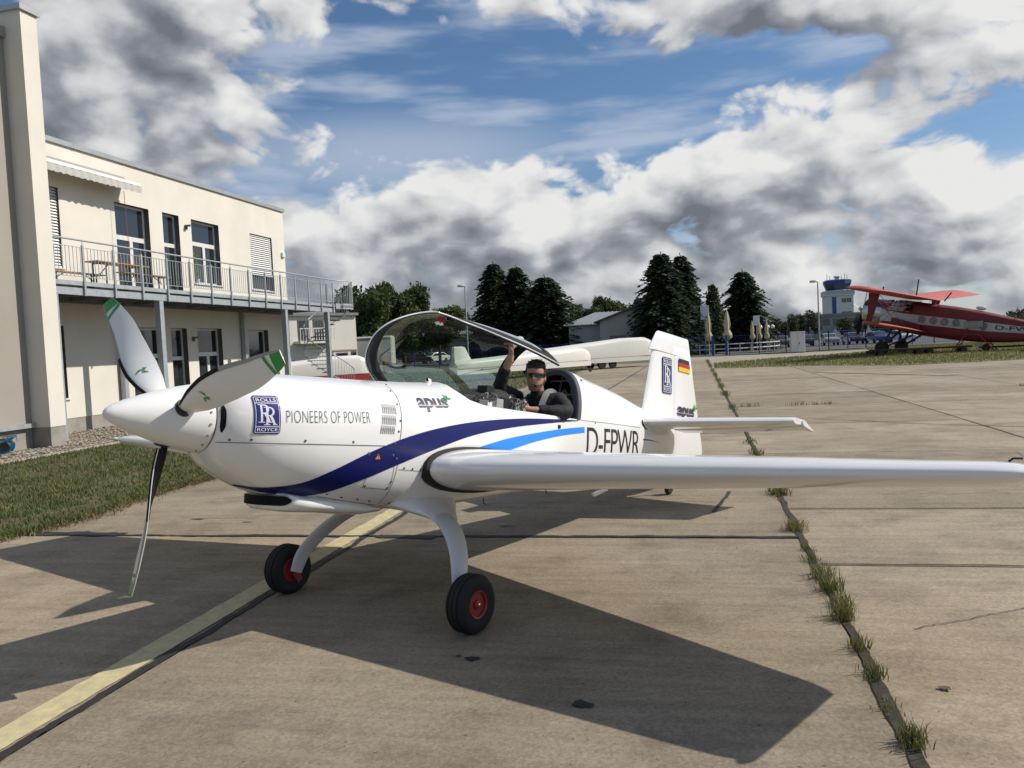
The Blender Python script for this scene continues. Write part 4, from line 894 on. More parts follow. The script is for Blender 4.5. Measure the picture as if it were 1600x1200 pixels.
for (z, le, te, th) in ((.15,5.80,6.64,.060),(.34,5.88,6.64,.055),(.42,5.955,6.645,.050),(.6,6.005,6.65,.046),(.85,6.08,6.66,.040),(1.07,6.148,6.665,.033)):
    P = [(0,0),(.03,.36),(.08,.58),(.18,.82),(.35,1.),(.6,.98),(.85,.86),(1.,.78)]
    rings.append([(le+(te-le)*x, t*th, z) for x,t in reversed(P)]+[(le+(te-le)*x, -t*th, z) for x,t in P[1:]])
q.rings(rings); fin = q.build('fin', M_white, plane, 45, flip=True)
q = MB(); rings = []
RT = [(-.115,6.66,7.50,.045),(-.06,6.66,7.58,.045),(.12,6.66,7.53,.042),(.435,6.66,7.41,.040),(.8,6.67,7.28,.036),(1.075,6.675,7.19,.031),(1.08,6.07,7.185,.033),(1.20,6.165,7.145,.031),(1.29,6.245,7.115,.024),(1.312,6.29,7.09,.010)]
for (z, le, te, th) in RT:
    P = [(0,.15),(.03,.55),(.10,.9),(.25,1.),(.5,.72),(.8,.30),(1.,.05)]
    rings.append([(le+(te-le)*x, t*th, z) for x,t in reversed(P)]+[(le+(te-le)*x, -t*th, z) for x,t in P])
q.rings(rings); rud = q.build('rudder', M_white, plane, 45, flip=True)
def fin_y(x, z):
    def prof(P, u): return float(np.interp(u, [p[0] for p in P], [p[1] for p in P]))
    if x < 6.655 and z < 1.075:
        T = [(.15,5.80,6.64,.060),(.34,5.88,6.64,.055),(.42,5.955,6.645,.050),(.6,6.005,6.65,.046),(.85,6.08,6.66,.040),(1.07,6.148,6.665,.033)]; P = [(0,0),(.03,.36),(.08,.58),(.18,.82),(.35,1.),(.6,.98),(.85,.86),(1.,.78)]
    else: T = RT; P = [(0,.15),(.03,.55),(.10,.9),(.25,1.),(.5,.72),(.8,.30),(1.,.05)]
    zz = [t[0] for t in T]; le = float(np.interp(z,zz,[t[1] for t in T])); te = float(np.interp(z,zz,[t[2] for t in T])); th = float(np.interp(z,zz,[t[3] for t in T]))
    return th*prof(P, min(1,max(0,(x-le)/(te-le))))
fm = lambda off: (lambda x, z: (x, fin_y(x,z)+off*1.9+.004, z))
badge(6.335,6.590,.600,1.020, fin, fm)
for k, (c_, nm) in enumerate((((.012,.012,.012),'flag_black'),((.42,.015,.02),'flag_red'),((.85,.50,.01),'flag_gold'))):
    z1 = 1.045-.050*k; poly_decal([[(6.775,z1-.05),(7.12-.0+.018*k,z1-.05),(7.102+.018*k,z1),(6.775,z1)]], 'flag_band', mat(nm, c_, .35), rud, fm(.004))
apus(6.75,7.36,.325,.475, rud, fm, .0)
q = MB(); q.tube([(6.52,.0,-.12),(6.60,.0,-.30),(6.62,0,-.46)], [.02,.016,.012], 8); q.build('tailwheel_strut', M_ink, plane, flip=True)
ztw = -(OP.z+6.62*AFT.z)/UPV.z
q = MB(); q.lathe([(.03,-.024),(.065,-.026),(.078,-.014),(.078,.014),(.065,.026),(.03,.024)], (6.61,.02,ztw+.077), (0,1,0), 20); q.build('tailwheel', M_rub, plane, 40, flip=True)
# ---------------- landing gear
for s in (1,-1):
    P = catmull([(2.22,.16,-.53),(2.22,.36,-.565),(2.16,.55,-.665),(2.08,.69,-.80),(2.0,.775,-.95),(1.965,.805,-1.09)], 8); rings = []
    for i, p in enumerate(P):
        d = (P[min(i+1,len(P)-1)]-P[max(i-1,0)]).normalized(); u = i/(len(P)-1); wd = .125+(.055-.125)*u; tk = .026+(.019-.026)*u
        xa = Vector((1,0,0)); xa = (xa-d*xa.dot(d)).normalized(); nn = d.cross(xa)
        rings.append([Vector((v.x, s*v.y, v.z)) for v in [p+xa*wd*math.copysign(abs(math.cos(t))**.7,math.cos(t))+nn*tk*math.sin(t) for t in np.linspace(0,2*PI,17)[:-1]]])
    q = MB(); q.rings(rings); leg = q.build('landing_gear_leg', mat('gear_grey', (.62,.63,.64), .35, coat=.3), plane, 45, flip=True)
    q = MB(); rings = []
    for (y, xc, rx, zc_, rz) in ((.06,2.22,.44,-.46,.10),(.22,2.22,.36,-.475,.10),(.33,2.215,.24,-.525,.080),(.41,2.20,.165,-.565,.058),(.455,2.185,.14,-.592,.048)):
        rings.append([(xc+rx*math.copysign(abs(math.cos(t))**.75,math.cos(t)), s*(y-.05*math.sin(t)), zc_+rz*math.sin(t)) for t in np.linspace(0,2*PI,25)[:-1]])
    q.rings(rings); q.build('leg_fairing', M_white, leg, 50, flip=True)
    zg = -(OP.z+1.996*AFT.z+s*.8975*LEFT.z)/UPV.z; rw = .186; cx, cy, cz = 1.996+rw*AFT.z, s*.905, zg+rw*UPV.z
    wh = MB(); wh.lathe([(.085,-.062),(.13,-.073),(.162,-.070),(.178,-.055),(.1845,-.03),(.186,0),(.1845,.03),(.178,.055),(.162,.070),(.13,.073),(.085,.062)], (cx,cy,cz), (0,1,0), 40, cap=False)
    wh = wh.build('main_wheel', M_rub, plane, 40, flip=True)
    for g_ in (-.035,.035,0):
        q = MB(); q.lathe([(.182,g_-.004),(.1868,g_-.004),(.1868,g_+.004),(.182,g_+.004)], (cx,cy,cz), (0,1,0), 40); q.build('tread_groove', M_hole, wh, flip=True)
    M_red = mat('red_rim', (.30,.03,.022), .45)
    for s2 in (1,-1):
        q = MB(); q.lathe([(.085,s2*.050),(.090,s2*.064),(.086,s2*.068),(.076,s2*.062),(.074,s2*.046),(.030,s2*.044),(.028,s2*.062),(.012,s2*.066)], (cx,cy,cz), (0,1,0), 28); q.build('rim', M_red, wh, 30, flip=True)
        rim = wh.children[-1]
        for k in range(8):
            t = 2*PI*k/8; q = MB(); q.lathe([(.0125,s2*.0440),(.0125,s2*.0475)], (cx+.053*math.cos(t),cy,cz+.053*math.sin(t)), (0,1,0), 10); q.build('rim_hole', M_hole, rim, flip=True)
        q = MB(); q.lathe([(.011,s2*.060),(.011,s2*.072),(.004,s2*.074)], (cx,cy,cz), (0,1,0), 10); q.build('axle_nut', mat('chrome', (.7,.7,.7), .15, metal=1), rim, flip=True)
    q = MB(); q.tube([(cx,s*.80,cz),(cx,s*.90,cz)], .022, 10); q.build('axle', M_ink, wh, flip=True)
    q = MB(); q.bar((cx-.01,s*.822,cz-.01),(cx+.05,s*.822,cz-.08),.03,.05); q.build('brake_caliper', M_red, wh, flip=True)
# ================================================================== COCKPIT, CANOPY
q = MB(); rings = []
for x in [2.48,2.563,2.7,2.9,3.2,3.5,3.8,4.06]:
    a, b = half(x, .018); a = a[3:]
    rings.append([(x, y, z) for y, z in a]+[(x, -y, z) for y, z in reversed(a)])
q.rings(rings, cap=False, closed=False); q.rings([rings[0]]+[[(2.479,0,-.1)]*len(rings[0])], cap=False)
tub = q.build('cockpit_tub', M_int, plane, 50, flip=True, recalc=False)
q = MB()                                                        # sill rim: closes outer skin to tub
for s in (1,-1):
    A_ = []
    for x in XS:
        if x < 2.469 or x > 4.061: continue
        a, _ = half(x); b, _ = half(max(x,2.48), .018); A_ += [(x, s*a[-1][0], a[-1][1]), (x, s*(a[-1][0]-.009), a[-1][1]+.006), (x, s*b[-1][0], b[-1][1])]
    o = len(q.v); q.v += A_; n = len(A_)//3; q.f += [(o+3*i+j,o+3*i+j+1,o+3*i+j+4,o+3*i+j+3) for i in range(n-1) for j in range(2)]
q.build('sill_rim', M_white, tub, 60, flip=True, recalc=False)
# turtle deck mouth: dark rim band, inner lining, bulkhead and truss
def hoop_pts(x, off, n=26):
    a, b = half(4.06, off); P = [p for p in b]; z0 = sillz(4.06); P = [(a[-1][0], a[-1][1])]+P
    L_ = [(x+hshear(4.06,z), y, z) for y,z in P]; return L_+[(p[0],-p[1],p[2]) for p in reversed(L_[:-1])]
q = MB(); q.rings([hoop_pts(4.10,-.0035), hoop_pts(4.045,-.0045), hoop_pts(4.035,.012), hoop_pts(4.04,.055), hoop_pts(4.09,.058)], cap=False, closed=False); hp = q.build('hoop_trim', mat('hoop_grey', (.05,.053,.058), .5), plane, 50, flip=True, recalc=False)
q = MB(); rings = []
for x in (4.06,4.4,4.8):
    a, b = half(x, .02); P = a[10:]+b; rings.append([(x+hshear(x,z), y, z) for y,z in P]+[(x+hshear(x,z), -y, z) for y,z in reversed(P[:-1])])
q.rings(rings, cap=False, closed=False); q.add(rings[-1], [tuple(range(len(rings[-1])))]); q.build('turtle_deck_lining', M_dark, hp, flip=True, recalc=False)
M_tube = mat('truss_grey', (.30,.31,.32), .5)
for (a,b) in (((4.30,.10,.0),(4.42,.06,.60)),((4.30,-.10,.0),(4.42,-.06,.60)),((4.32,-.24,.42),(4.32,.24,.42)),((4.30,.29,.05),(4.38,.0,.48)),((4.30,-.29,.05),(4.38,0,.48)),((4.3,.24,.12),(4.34,.24,.48)),((4.36,-.2,.56),(4.36,.2,.56))):
    q = MB(); q.tube([a,b], .011, 8); q.build('truss_tube', M_tube, hp, 60, flip=True)
# equipment bay in the front cockpit
bay = MB(); 
rings = []
for (x, w_, zt) in ((2.62,.20,.262),(2.85,.27,.335),(3.1,.27,.385),(3.33,.24,.40),(3.36,.23,.385)):
    rings.append([(x, w_*math.cos(t)-.05, .14+(zt-.14)*math.sin(t)**.55) for t in np.linspace(0.001,PI-.001,16)])
bay.rings(rings, cap=False, closed=False); bay.add(rings[-1], [tuple(range(16))]); bay = bay.build('equipment_bay', M_dark, plane, 40, flip=True, recalc=False)
M_silver = mat('silver_box', (.55,.55,.53), .35, metal=.6, var=.1, vs=12); rr = random.Random(9)
for (x0,x1,y0,y1,z0,z1,m) in ((3.28,3.42,.13,.24,.16,.275,M_silver),(2.70,2.92,.22,.32,.17,.262,mat('rack_grey',(.12,.12,.12),.5)),(2.92,3.02,.24,.31,.18,.285,M_silver),(2.66,2.80,.10,.2,.24,.30,M_int),(3.05,3.14,.22,.29,.2,.30,M_ink),(3.16,3.26,.16,.25,.2,.31,M_int),(2.80,2.86,.25,.323,.20,.25,M_white),(3.0,3.1,.05,.15,.33,.40,M_ink),(3.40,3.46,-.02,.08,.2,.36,M_ink)):
    q = MB(); q.box(x0,x1,y0,y1,z0,z1); q.build('instrument_box', m, bay, flip=True, bevel=.004)
for k in range(46):
    x = rr.uniform(2.78,3.40); y = rr.uniform(.12,.31); z = .22+rr.random()*.07; P = [(x,y,z-.04)]
    for j in range(4): P.append((P[-1][0]+rr.uniform(-.05,.07), min(.33,P[-1][1]+rr.uniform(-.04,.04)), .20+rr.random()*.13))
    q = MB(); q.tube([tuple(v) for v in catmull(P,4)], .0035 if k % 4 else .006, 5); q.build('wire', (mat('wire_pale',(.6,.58,.5),.5), M_ink, mat('wire_grey',(.25,.25,.25),.5), mat('wire_brown',(.2,.1,.05),.5), M_ink)[k % 5], bay, 60, flip=True)
# seat
q = MB(); q.add([(4.02,-.24,-.25),(4.02,.24,-.25),(4.22,.22,.33),(4.22,-.22,.33),(4.06,-.24,-.27),(4.06,.24,-.27),(4.26,.22,.32),(4.26,-.22,.32)], [(0,1,2,3),(7,6,5,4),(0,3,7,4),(1,5,6,2),(3,2,6,7),(0,4,5,1)]); q.box(3.6,4.05,-.24,.24,-.30,-.25); q.build('seat', M_dark, plane, flip=True)
# ---- canopy hinged open on the right side
CST = np.array([(2.55,2.10,.25,.345,.390,60),(2.70,2.40,.235,.52,.395,59),(2.95,2.80,.215,.66,.395,57),(3.3,3.3,.205,.72,.39,51.5),(3.7,3.8,.195,.72,.375,47),(4.03,4.15,.185,.655,.355,43)])
def can_pt(u, t, out=0.):
    k = u*5; P = [float(pch(np.arange(6.), CST[:,j], k)) for j in range(6)]; xr, xa, zr, za, w, ph = P
    x = xr+(xa-xr)*math.sin(t)**2; y = w*math.copysign(abs(math.cos(t))**.85, math.cos(t)); z = zr+(za-zr)*math.sin(t)**.9 if math.sin(t) > 0 else zr
    y += out*math.cos(t); z += out*math.sin(t)
    a = R(ph); dy, dz = y+w, z-zr; return (x, -w+dy*math.cos(a)-dz*math.sin(a), zr+dy*math.sin(a)+dz*math.cos(a))
NUc, NTc = 40, 36
can = thing('tmp','x','x'); bpy.data.objects.remove(can)
def can_patch(us, ts, out0, out1):
    q = MB(); A_ = [[can_pt(u,t,out1) for t in ts] for u in us]; B_ = [[can_pt(u,t,out0) for t in ts] for u in us]
    nt = len(ts); o = 0
    q.v = [p for r_ in A_ for p in r_]+[p for r_ in B_ for p in r_]; N_ = len(us)*nt
    for i in range(len(us)-1):
        for j in range(nt-1):
            f = (i*nt+j,i*nt+j+1,(i+1)*nt+j+1,(i+1)*nt+j); q.f.append(f); q.f.append(tuple(N_+k for k in reversed(f)))
    bd = [(0,j) for j in range(nt)]+[(i,nt-1) for i in range(1,len(us))]+[(len(us)-1,j) for j in range(nt-2,-1,-1)]+[(i,0) for i in range(len(us)-2,0,-1)]
    bi = [i*nt+j for i,j in bd]
    for a,b in zip(bi, bi[1:]+bi[:1]): q.f.append((a,N_+a,N_+b,b))
    return q
M_cf = mat('canopy_frame', (.026,.028,.032), .8, spec=.15)
ta = .20
fr = can_patch(np.linspace(0,.165,9), np.linspace(0,PI,40), -.010, .006).build('canopy', M_cf, plane, 50, flip=True)
can_patch(np.linspace(.165,1,40), np.linspace(0,ta,5), -.016, .006).build('left_frame_rail', M_cf, fr, 50, flip=True)
can_patch(np.linspace(.165,1,40), np.linspace(PI-ta,PI,5), -.010, .006).build('right_frame_rail', M_cf, fr, 50, flip=True)
can_patch(np.linspace(.945,1,5), np.linspace(ta,PI-ta,36), -.010, .006).build('rear_bow', M_cf, fr, 50, flip=True)
def rim_line(us, ts, r):
    q = MB(); q.tube([can_pt(u,t,.005) for u,t in zip(us,ts)], r, 6); return q
rim_line([0]*41+list(np.linspace(0,1,30)), list(np.linspace(PI,0,41))+[0]*30, .006).build('edge_trim', M_white, fr, 60, flip=True)
def glass_mat(name, tint, f0=.06, f1=.75):
    m = bpy.data.materials.new(name); m.use_nodes = True; nt = m.node_tree; nt.nodes.clear(); N = nt.nodes.new; L = nt.links.new
    t = N('ShaderNodeBsdfTransparent'); t.inputs[0].default_value = (*tint,1); g_ = N('ShaderNodeBsdfGlossy'); g_.inputs['Roughness'].default_value = .015; g_.inputs[0].default_value = (1,1,1,1)
    lw = N('ShaderNodeFresnel'); lw.inputs[0].default_value = 1.49; mr = N('ShaderNodeMapRange'); mr.inputs[1].default_value = .03; mr.inputs[2].default_value = 1.; mr.inputs[3].default_value = f0; mr.inputs[4].default_value = f1; L(lw.outputs[0], mr.inputs[0])
    x = N('ShaderNodeMixShader'); L(mr.outputs[0], x.inputs[0]); L(t.outputs[0], x.inputs[1]); L(g_.outputs[0], x.inputs[2]); o = N('ShaderNodeOutputMaterial'); L(x.outputs[0], o.inputs[0]); MATS[name] = m; return m
M_canglass = glass_mat('canopy_perspex', (.68,.81,.72), .18, .9)
q = MB(); us = np.linspace(.16,.95,40); ts = np.linspace(ta*.9,PI-ta*.9,40); q.rings([[can_pt(u,t,0) for t in ts] for u in us], cap=False, closed=False); q.build('canopy_glass', M_canglass, fr, 80, flip=True, recalc=False)
for k, (u,t) in enumerate(((.20,.30),(.235,.28))):
    p = Vector(can_pt(u,t,-.03)); q = MB(); q.bar(p, p+Vector((-.035,0,-.05)), .035,.03); q.build('canopy_latch', mat('latch_red',(.45,.04,.03),.4), fr, flip=True, bevel=.004)
    q = MB(); q.bar(p+Vector((-.035,0,-.05)), p+Vector((-.04,0,-.057)), .036,.03); q.build('latch_tip', M_white, fr, flip=True)
q = MB(); p = Vector(can_pt(.24,.12,-.02)); q.bar(p+Vector((-.03,0,.0)), p+Vector((.03,0,-.01)), .03,.02); q.build('latch_plate', M_hole, fr, flip=True)

# ================================================================== PILOT
def skin(name, V, E, Rd, root=0, sub=2):
    me = bpy.data.meshes.new(name); me.from_pydata([(x,-y,z) for x,y,z in V], E, []); o = bpy.data.objects.new(name, me); COL.objects.link(o)
    m = o.modifiers.new('s','SKIN'); m.use_smooth_shade = True
    for i, r0 in enumerate(Rd):
        sv = me.skin_vertices[0].data[i]; sv.radius = (r0,r0) if not isinstance(r0, tuple) else r0; sv.use_root = (i == root)
    s = o.modifiers.new('d','SUBSURF'); s.levels = sub; s.render_levels = sub
    dg = bpy.context.evaluated_depsgraph_get(); out = bpy.data.meshes.new_from_object(o.evaluated_get(dg)); bpy.data.objects.remove(o); return out
pilot = None
M_skin = mat('skin', (.46,.25,.17), .5, col2=(.40,.19,.13), vs=14); M_suit = mat('black_flight_suit', (.010,.010,.012), .8, bump=.35, bs=22); M_hair = mat('dark_brown_hair', (.034,.022,.016), .7, bump=1., bs=45, var=.5, vs=30)
HD = Vector((3.87,.015,.555)); yaw = R(24)                       # head centre and turn to the left of straight ahead
hf = Vector((-math.cos(yaw), math.sin(yaw), -.06)).normalized(); hl = Vector((math.sin(yaw), math.cos(yaw), 0)).normalized(); hu = Vector((hf.y*hl.z-hf.z*hl.y, hf.z*hl.x-hf.x*hl.z, hf.x*hl.y-hf.y*hl.x)); hu = hu if hu.z > 0 else -hu
H_ = lambda f, l, u: tuple(HD+hf*f+hl*l+hu*u)
HS = [tuple(1.07*v for v in h) for h in [(-.128,.062,.00,.022),(-.120,.078,-.012,.040),(-.10,.088,-.035,.054),(-.075,.090,-.060,.063),(-.05,.090,-.076,.068),(-.02,.088,-.088,.073),(.005,.083,-.095,.075),(.03,.090,-.10,.077),(.055,.088,-.10,.077),(.08,.076,-.094,.071),(.105,.052,-.075,.056),(.122,.02,-.045,.032),(.127,-.005,-.02,.010)]]
def head_ring(h, grow=0., n=28):
    z, fr_, bk, hw = h; c = (fr_+bk)/2; rx = (fr_-bk)/2+grow; P = []
    for k in range(n):
        t = 2*PI*k/n; f = c+rx*math.cos(t); l = (hw+grow)*math.copysign(abs(math.sin(t))**.9, math.sin(t))
        if abs(t if t < PI else t-2*PI) < .24 and -.052 <= z <= .012: f += (.034 if z < -.04 else .026 if z < -.01 else .010)*(1-(abs(t if t < PI else t-2*PI)/.24)**1.5)
        P.append((f,l,z))
    return P
body = MB(); body.rings([[H_(*p) for p in head_ring(h)] for h in HS])
for s in (1,-1):                                                 # ears
    body.rings([[H_(-.012+.022*math.cos(t)*r0-.006*s_, s*(.072+.006*s_), -.012+.034*math.sin(t)*r0) for t in np.linspace(0,2*PI,13)[:-1]] for s_, r0 in ((0,.6),(1,1.),(2.2,1.),(2.6,.6))])
nk = Vector((3.925,.01,.40))
body.rings([[tuple(p+Vector((math.cos(t)*r0, math.sin(t)*r0*.95, 0))) for t in np.linspace(0,2*PI,17)[:-1]] for p, r0 in ((nk+Vector((.01,0,-.08)),.068),(nk,.058),(Vector((3.91,.012,.46)),.056),(Vector((3.90,.013,.51)),.054))])
# hands with five fingers
def hand(w, fwd, side, palm_n, mirror=1, curl=1.0):
    """w wrist, fwd towards fingers, side towards thumb, palm_n out of the palm"""
    w = Vector(w); f = Vector(fwd).normalized(); s = Vector(side); s = (s-f*s.dot(f)).normalized(); n = Vector(palm_n); n = (n-f*n.dot(f)-s*n.dot(s)).normalized()
    P = lambda a,b,c: tuple(w+f*a+s*b+n*c)
    rg = []
    for (a, hw, th) in ((-.05,.026,.021),(-.01,.027,.019),(.025,.036,.017),(.06,.042,.016),(.088,.041,.014),(.095,.036,.010)):
        rg.append([P(a, hw*math.cos(t), th*math.sin(t)) for t in np.linspace(0,2*PI,15)[:-1]])
    body.rings(rg)
    for k, (b, L_) in enumerate(((.031,.070),(.011,.080),(-.011,.074),(-.030,.058))):
        pts = [P(.085,b,0)]; a_ = .15; c = Vector((.085,b,0))
        for j, fr_ in enumerate((.45,.33,.27)):
            a_ += curl*(.55,.75,.55)[j]; c = c+Vector((math.cos(a_)*L_*fr_, 0, math.sin(a_)*L_*fr_)); pts.append(P(*c))
        body.tube([tuple(v) for v in catmull(pts,3)], [.0098-.0025*i/9 for i in range(10)], 8)
    pts = [P(.015,.030,.004),P(.045,.052,.012),P(.070,.060,.026),P(.088,.052,.040)]; body.tube([tuple(v) for v in catmull(pts,3)], [.0125-.004*i/9 for i in range(10)], 8)
rim_u = .665; gp = Vector(can_pt(rim_u, .10, -.03))
RW = gp+Vector((.030,-.005,-.118)); hand(RW, (-.10,.05,1), (-.5,.8,0), (-.75,-.45,.0), curl=1.05)
RE = Vector((3.55,-.16,.425)); RSH = Vector((3.97,-.20,.335))
LSH = Vector((3.99,.205,.33)); LE_ = Vector((3.82,.405,.225)); LW = Vector((3.52,.20,.235)); hand(LW, (-.9,-.42,.02), (-.2,.3,.9), (.35,-.9,0), curl=.9)
body.tube([Vector((3.94,0,.32)), RSH, RSH.lerp(RE,.9), RE.lerp(RW,.25), RE.lerp(RW,.6), RE.lerp(RW,.8), RW, RW+Vector((0,0,.02))], [.05,.05,.028,.028,.034,.033,.027,.024], 12); body.tube([Vector((3.94,0,.32)), LSH, LSH.lerp(LE_,.85), LE_.lerp(LW,.25), LE_.lerp(LW,.6), LW, LW.lerp(LE_,-.06)], [.05,.045,.028,.028,.036,.026,.024], 12); body.tube([(3.93,.01,.44),(3.94,0,.32),(3.88,0,.0),(3.86,0,-.15)], [.05,.10,.10,.10], 12)
pilot = body.build('person', M_skin, None, 60, flip=True)
pilot.matrix_world = plane.matrix_world.copy()
tag(pilot, 'man in black flight suit and sunglasses seated in the open cockpit, one arm raised', 'person')
# flight suit: one skinned surface over torso and both arms
V = [(3.86,0,-.16),(3.88,0,.02),(3.91,0,.18),(3.94,0,.30),tuple(RSH),tuple(RSH.lerp(RE,.5)),tuple(RE),tuple(RE.lerp(RW,.70)),tuple(LSH),tuple(LSH.lerp(LE_,.5)),tuple(LE_),tuple(LE_.lerp(LW,.5)),tuple(LE_.lerp(LW,.82)),(3.935,.005,.385),(3.70,.11,-.20),(3.35,.13,-.12),(3.70,-.11,-.20),(3.35,-.13,-.12)]
E_ = [(0,1),(1,2),(2,3),(3,4),(4,5),(5,6),(6,7),(3,8),(8,9),(9,10),(10,11),(11,12),(3,13),(0,14),(14,15),(0,16),(16,17)]
Rd = [(.18,.14),(.18,.135),(.185,.14),(.165,.115),.098,.080,.070,.046,.100,.084,.074,.058,.046,.074,.095,.075,.095,.075]
me = skin('flight_suit', V, E_, Rd); me.materials.append(M_suit)
from mathutils import noise as _nz
for v in me.vertices:
    c_ = v.co; f_ = _nz.noise(Vector((c_.x*16, c_.y*16, c_.z*34)))*.5+abs(_nz.noise(Vector((c_.x*38, c_.y*30, c_.z*22))))*.6-.2
    v.co = c_+v.normal*(.013*f_)
suit = link('flight_suit', me, None, pilot)
q = MB(); q.rings([[(3.925+r0*math.cos(t)*1.0-.02*(z-.40), .012+r0*math.sin(t), z+.015*math.cos(t)) for t in np.linspace(0,2*PI,21)[:-1]] for z, r0 in ((.375,.085),(.40,.078),(.43,.072),(.432,.068),(.40,.066))], cap=False); q.build('collar', M_suit, pilot, 60, flip=True)
# hair cap
q = MB(); rg = []
for h in HS[5:]:
    z = h[0]; P = head_ring(h, .010); o2 = []
    for k, (f,l,zz) in enumerate(P):
        t = 2*PI*k/28; t = t if t < PI else t-2*PI
        front = abs(t) < 1.25 and z < .068; side = abs(t) < 1.75 and z < -.0
        if front: f2 = head_ring(h,-.006)[k]; o2.append(f2)
        elif side: o2.append(head_ring(h,-.004)[k])
        else: o2.append((f+random.uniform(-.006,.006), l+random.uniform(-.006,.006), zz+(.016 if z > .07 else 0)+random.uniform(-.007,.007)))
    rg.append([H_(*p) for p in o2])
q.rings(rg); hr = q.build('hair', M_hair, pilot, 70, flip=True)
q = MB(); r3 = random.Random(21)
for k in range(420):
    h = HS[r3.randint(6,11)]; t = r3.uniform(-PI,PI)
    if abs(t) < 1.2 and h[0] < .085: continue
    if abs(t) < 1.75 and h[0] < .02: continue
    c_ = (h[1]+h[2])/2; f = c_+((h[1]-h[2])/2+.008)*math.cos(t); l = (h[3]+.008)*math.sin(t); z = h[0]+(.014 if h[0] > .07 else 0)+r3.uniform(-.012,.012)
    d = Vector((-.4*r3.random()+.35*math.cos(t), .5*math.sin(t)+r3.uniform(-.4,.4), .5*r3.random()+(.10 if h[0] > .08 else -.5)))*.022; s_ = Vector((r3.uniform(-1,1), r3.uniform(-1,1), 0)).normalized()*.006
    P_ = Vector((f,l,z)); q.add([H_(*(P_-s_)), H_(*(P_+s_)), H_(*(P_+d))], [(0,1,2)])
kind(q.build('hair_strands', M_hair, pilot, flip=True, recalc=False), 'stuff')
# sunglasses, lips, brow
def band(z0, z1, t0, t1, grow, m, name, bend=0., n=16):
    q = MB(); A_ = []
    for i in range(n+1):
        t = t0+(t1-t0)*i/n
        for z in (z0,(z0+z1)/2,z1):
            zz = z-bend*abs(math.sin(t))**2; h = [float(np.interp(zz,[k[0] for k in HS],[k[j] for k in HS])) for j in range(4)]; c = (h[1]+h[2])/2; A_.append(H_(c+((h[1]-h[2])/2+grow)*math.cos(t), (h[3]+grow)*math.sin(t), zz))
    q.v = A_; q.f = [(3*i+j,3*i+j+1,3*i+j+4,3*i+j+3) for i in range(n) for j in range(2)]; return q.build(name, m, pilot, 70, flip=True, recalc=False)
M_lens = mat('sunglass_lens', (.006,.006,.007), .06, spec=.8)
sg = band(-.012,.026,.10,1.0,.016,M_lens,'sunglasses',.006); band(-.012,.026,-1.0,-.10,.016,M_lens,'sunglass_lens',.006); band(.012,.024,-1.45,1.45,.0175,M_ink,'sunglass_frame',.0); band(-.083,-.073,-.32,.32,.0022,mat('lips',(.30,.11,.09),.5),'lips')
band(-.122,-.066,.55,1.5,.0012,mat('stubble',(.24,.13,.095),.7),'stubble'); band(-.122,-.088,-.55,.55,.0012,mat('stubble',(.24,.13,.095),.7),'stubble')
q = MB(); q.tube([H_(.0,.082,-.04),H_(.05,.085,-.075),H_(.098,.03,-.085)], .004, 6); q.ball(H_(.102,.02,-.084), .012, 8, 6); q.build('microphone', M_ink, pilot, 60, flip=True)
# harness and patch
def strap(P, w, m, name, nrm=(-.6,.7,.35)):
    q = MB(); C = catmull(P,5); A_ = []
    for i, p in enumerate(C):
        d = (C[min(i+1,len(C)-1)]-C[max(i-1,0)]).normalized(); s_ = d.cross(Vector(nrm)).normalized(); nn = Vector(nrm).normalized()*.004; A_ += [p-s_*w/2-nn, p-s_*w/2+nn, p+s_*w/2+nn, p+s_*w/2-nn]
    q.rings([A_[4*i:4*i+4] for i in range(len(C))]); return q.build(name, m, pilot, 60, flip=True)
M_strap = mat('harness_grey', (.14,.145,.15), .7)
strap([(4.10,.12,.36),(4.0,.125,.425),(3.88,.135,.40),(3.80,.14,.30),(3.74,.12,.18)], .055, M_strap, 'harness_strap'); strap([(4.10,-.12,.36),(4.0,-.125,.42),(3.88,-.13,.39),(3.78,-.12,.25),(3.74,-.10,.15)], .055, M_strap, 'harness_strap')
q = MB(); q.bar((3.80,.158,.30),(3.77,.153,.235),.075,.014,up=(-.8,.6,.2)); q.build('harness_buckle', mat('steel_bright',(.5,.5,.5),.3,metal=.8), pilot, flip=True, bevel=.003)
for k, c_ in enumerate(('flag_black','flag_red','flag_gold')):
    q = MB(); q.bar((3.905,.308,.316-.010*k),(3.96,.292,.318-.010*k),.009,.012,up=(0,.5,1)); q.build('shoulder_patch', MATS[c_], pilot, flip=True)
# ================================================================== BACKGROUND
def leaf_cloud(blobs, n, size, seed, droop=0., flat=.5):
    """many leaf-clump quads spread through ellipsoids (cx,cy,cz,rx,ry,rz)"""
    r_ = np.random.RandomState(seed); vol = np.array([b[3]*b[4]*b[5] for b in blobs])**.7; vol /= vol.sum(); V = []; F = []
    for i in range(n):
        b = blobs[r_.choice(len(blobs), p=vol)]; d = r_.normal(size=3); d /= np.linalg.norm(d); rr_ = (.45+.55*r_.rand()**.5)*(1+.10*r_.normal())
        p = np.array([b[0]+d[0]*b[3]*rr_, b[1]+d[1]*b[4]*rr_, b[2]+d[2]*b[5]*rr_]); s = size*r_.uniform(.5,1.35)
        a = r_.normal(size=3); a /= np.linalg.norm(a); t = np.cross(a, d+.6*r_.normal(size=3)); t /= (np.linalg.norm(t)+1e-6); a = np.cross(t, a); o = len(V)
        V += [tuple(p-a*s), tuple(p+t*s*flat), tuple(p+a*s), tuple(p-t*s*flat)]; F.append((o,o+1,o+2,o+3))
    me = bpy.data.meshes.new('crown'); me.from_pydata(V, [], F); return me
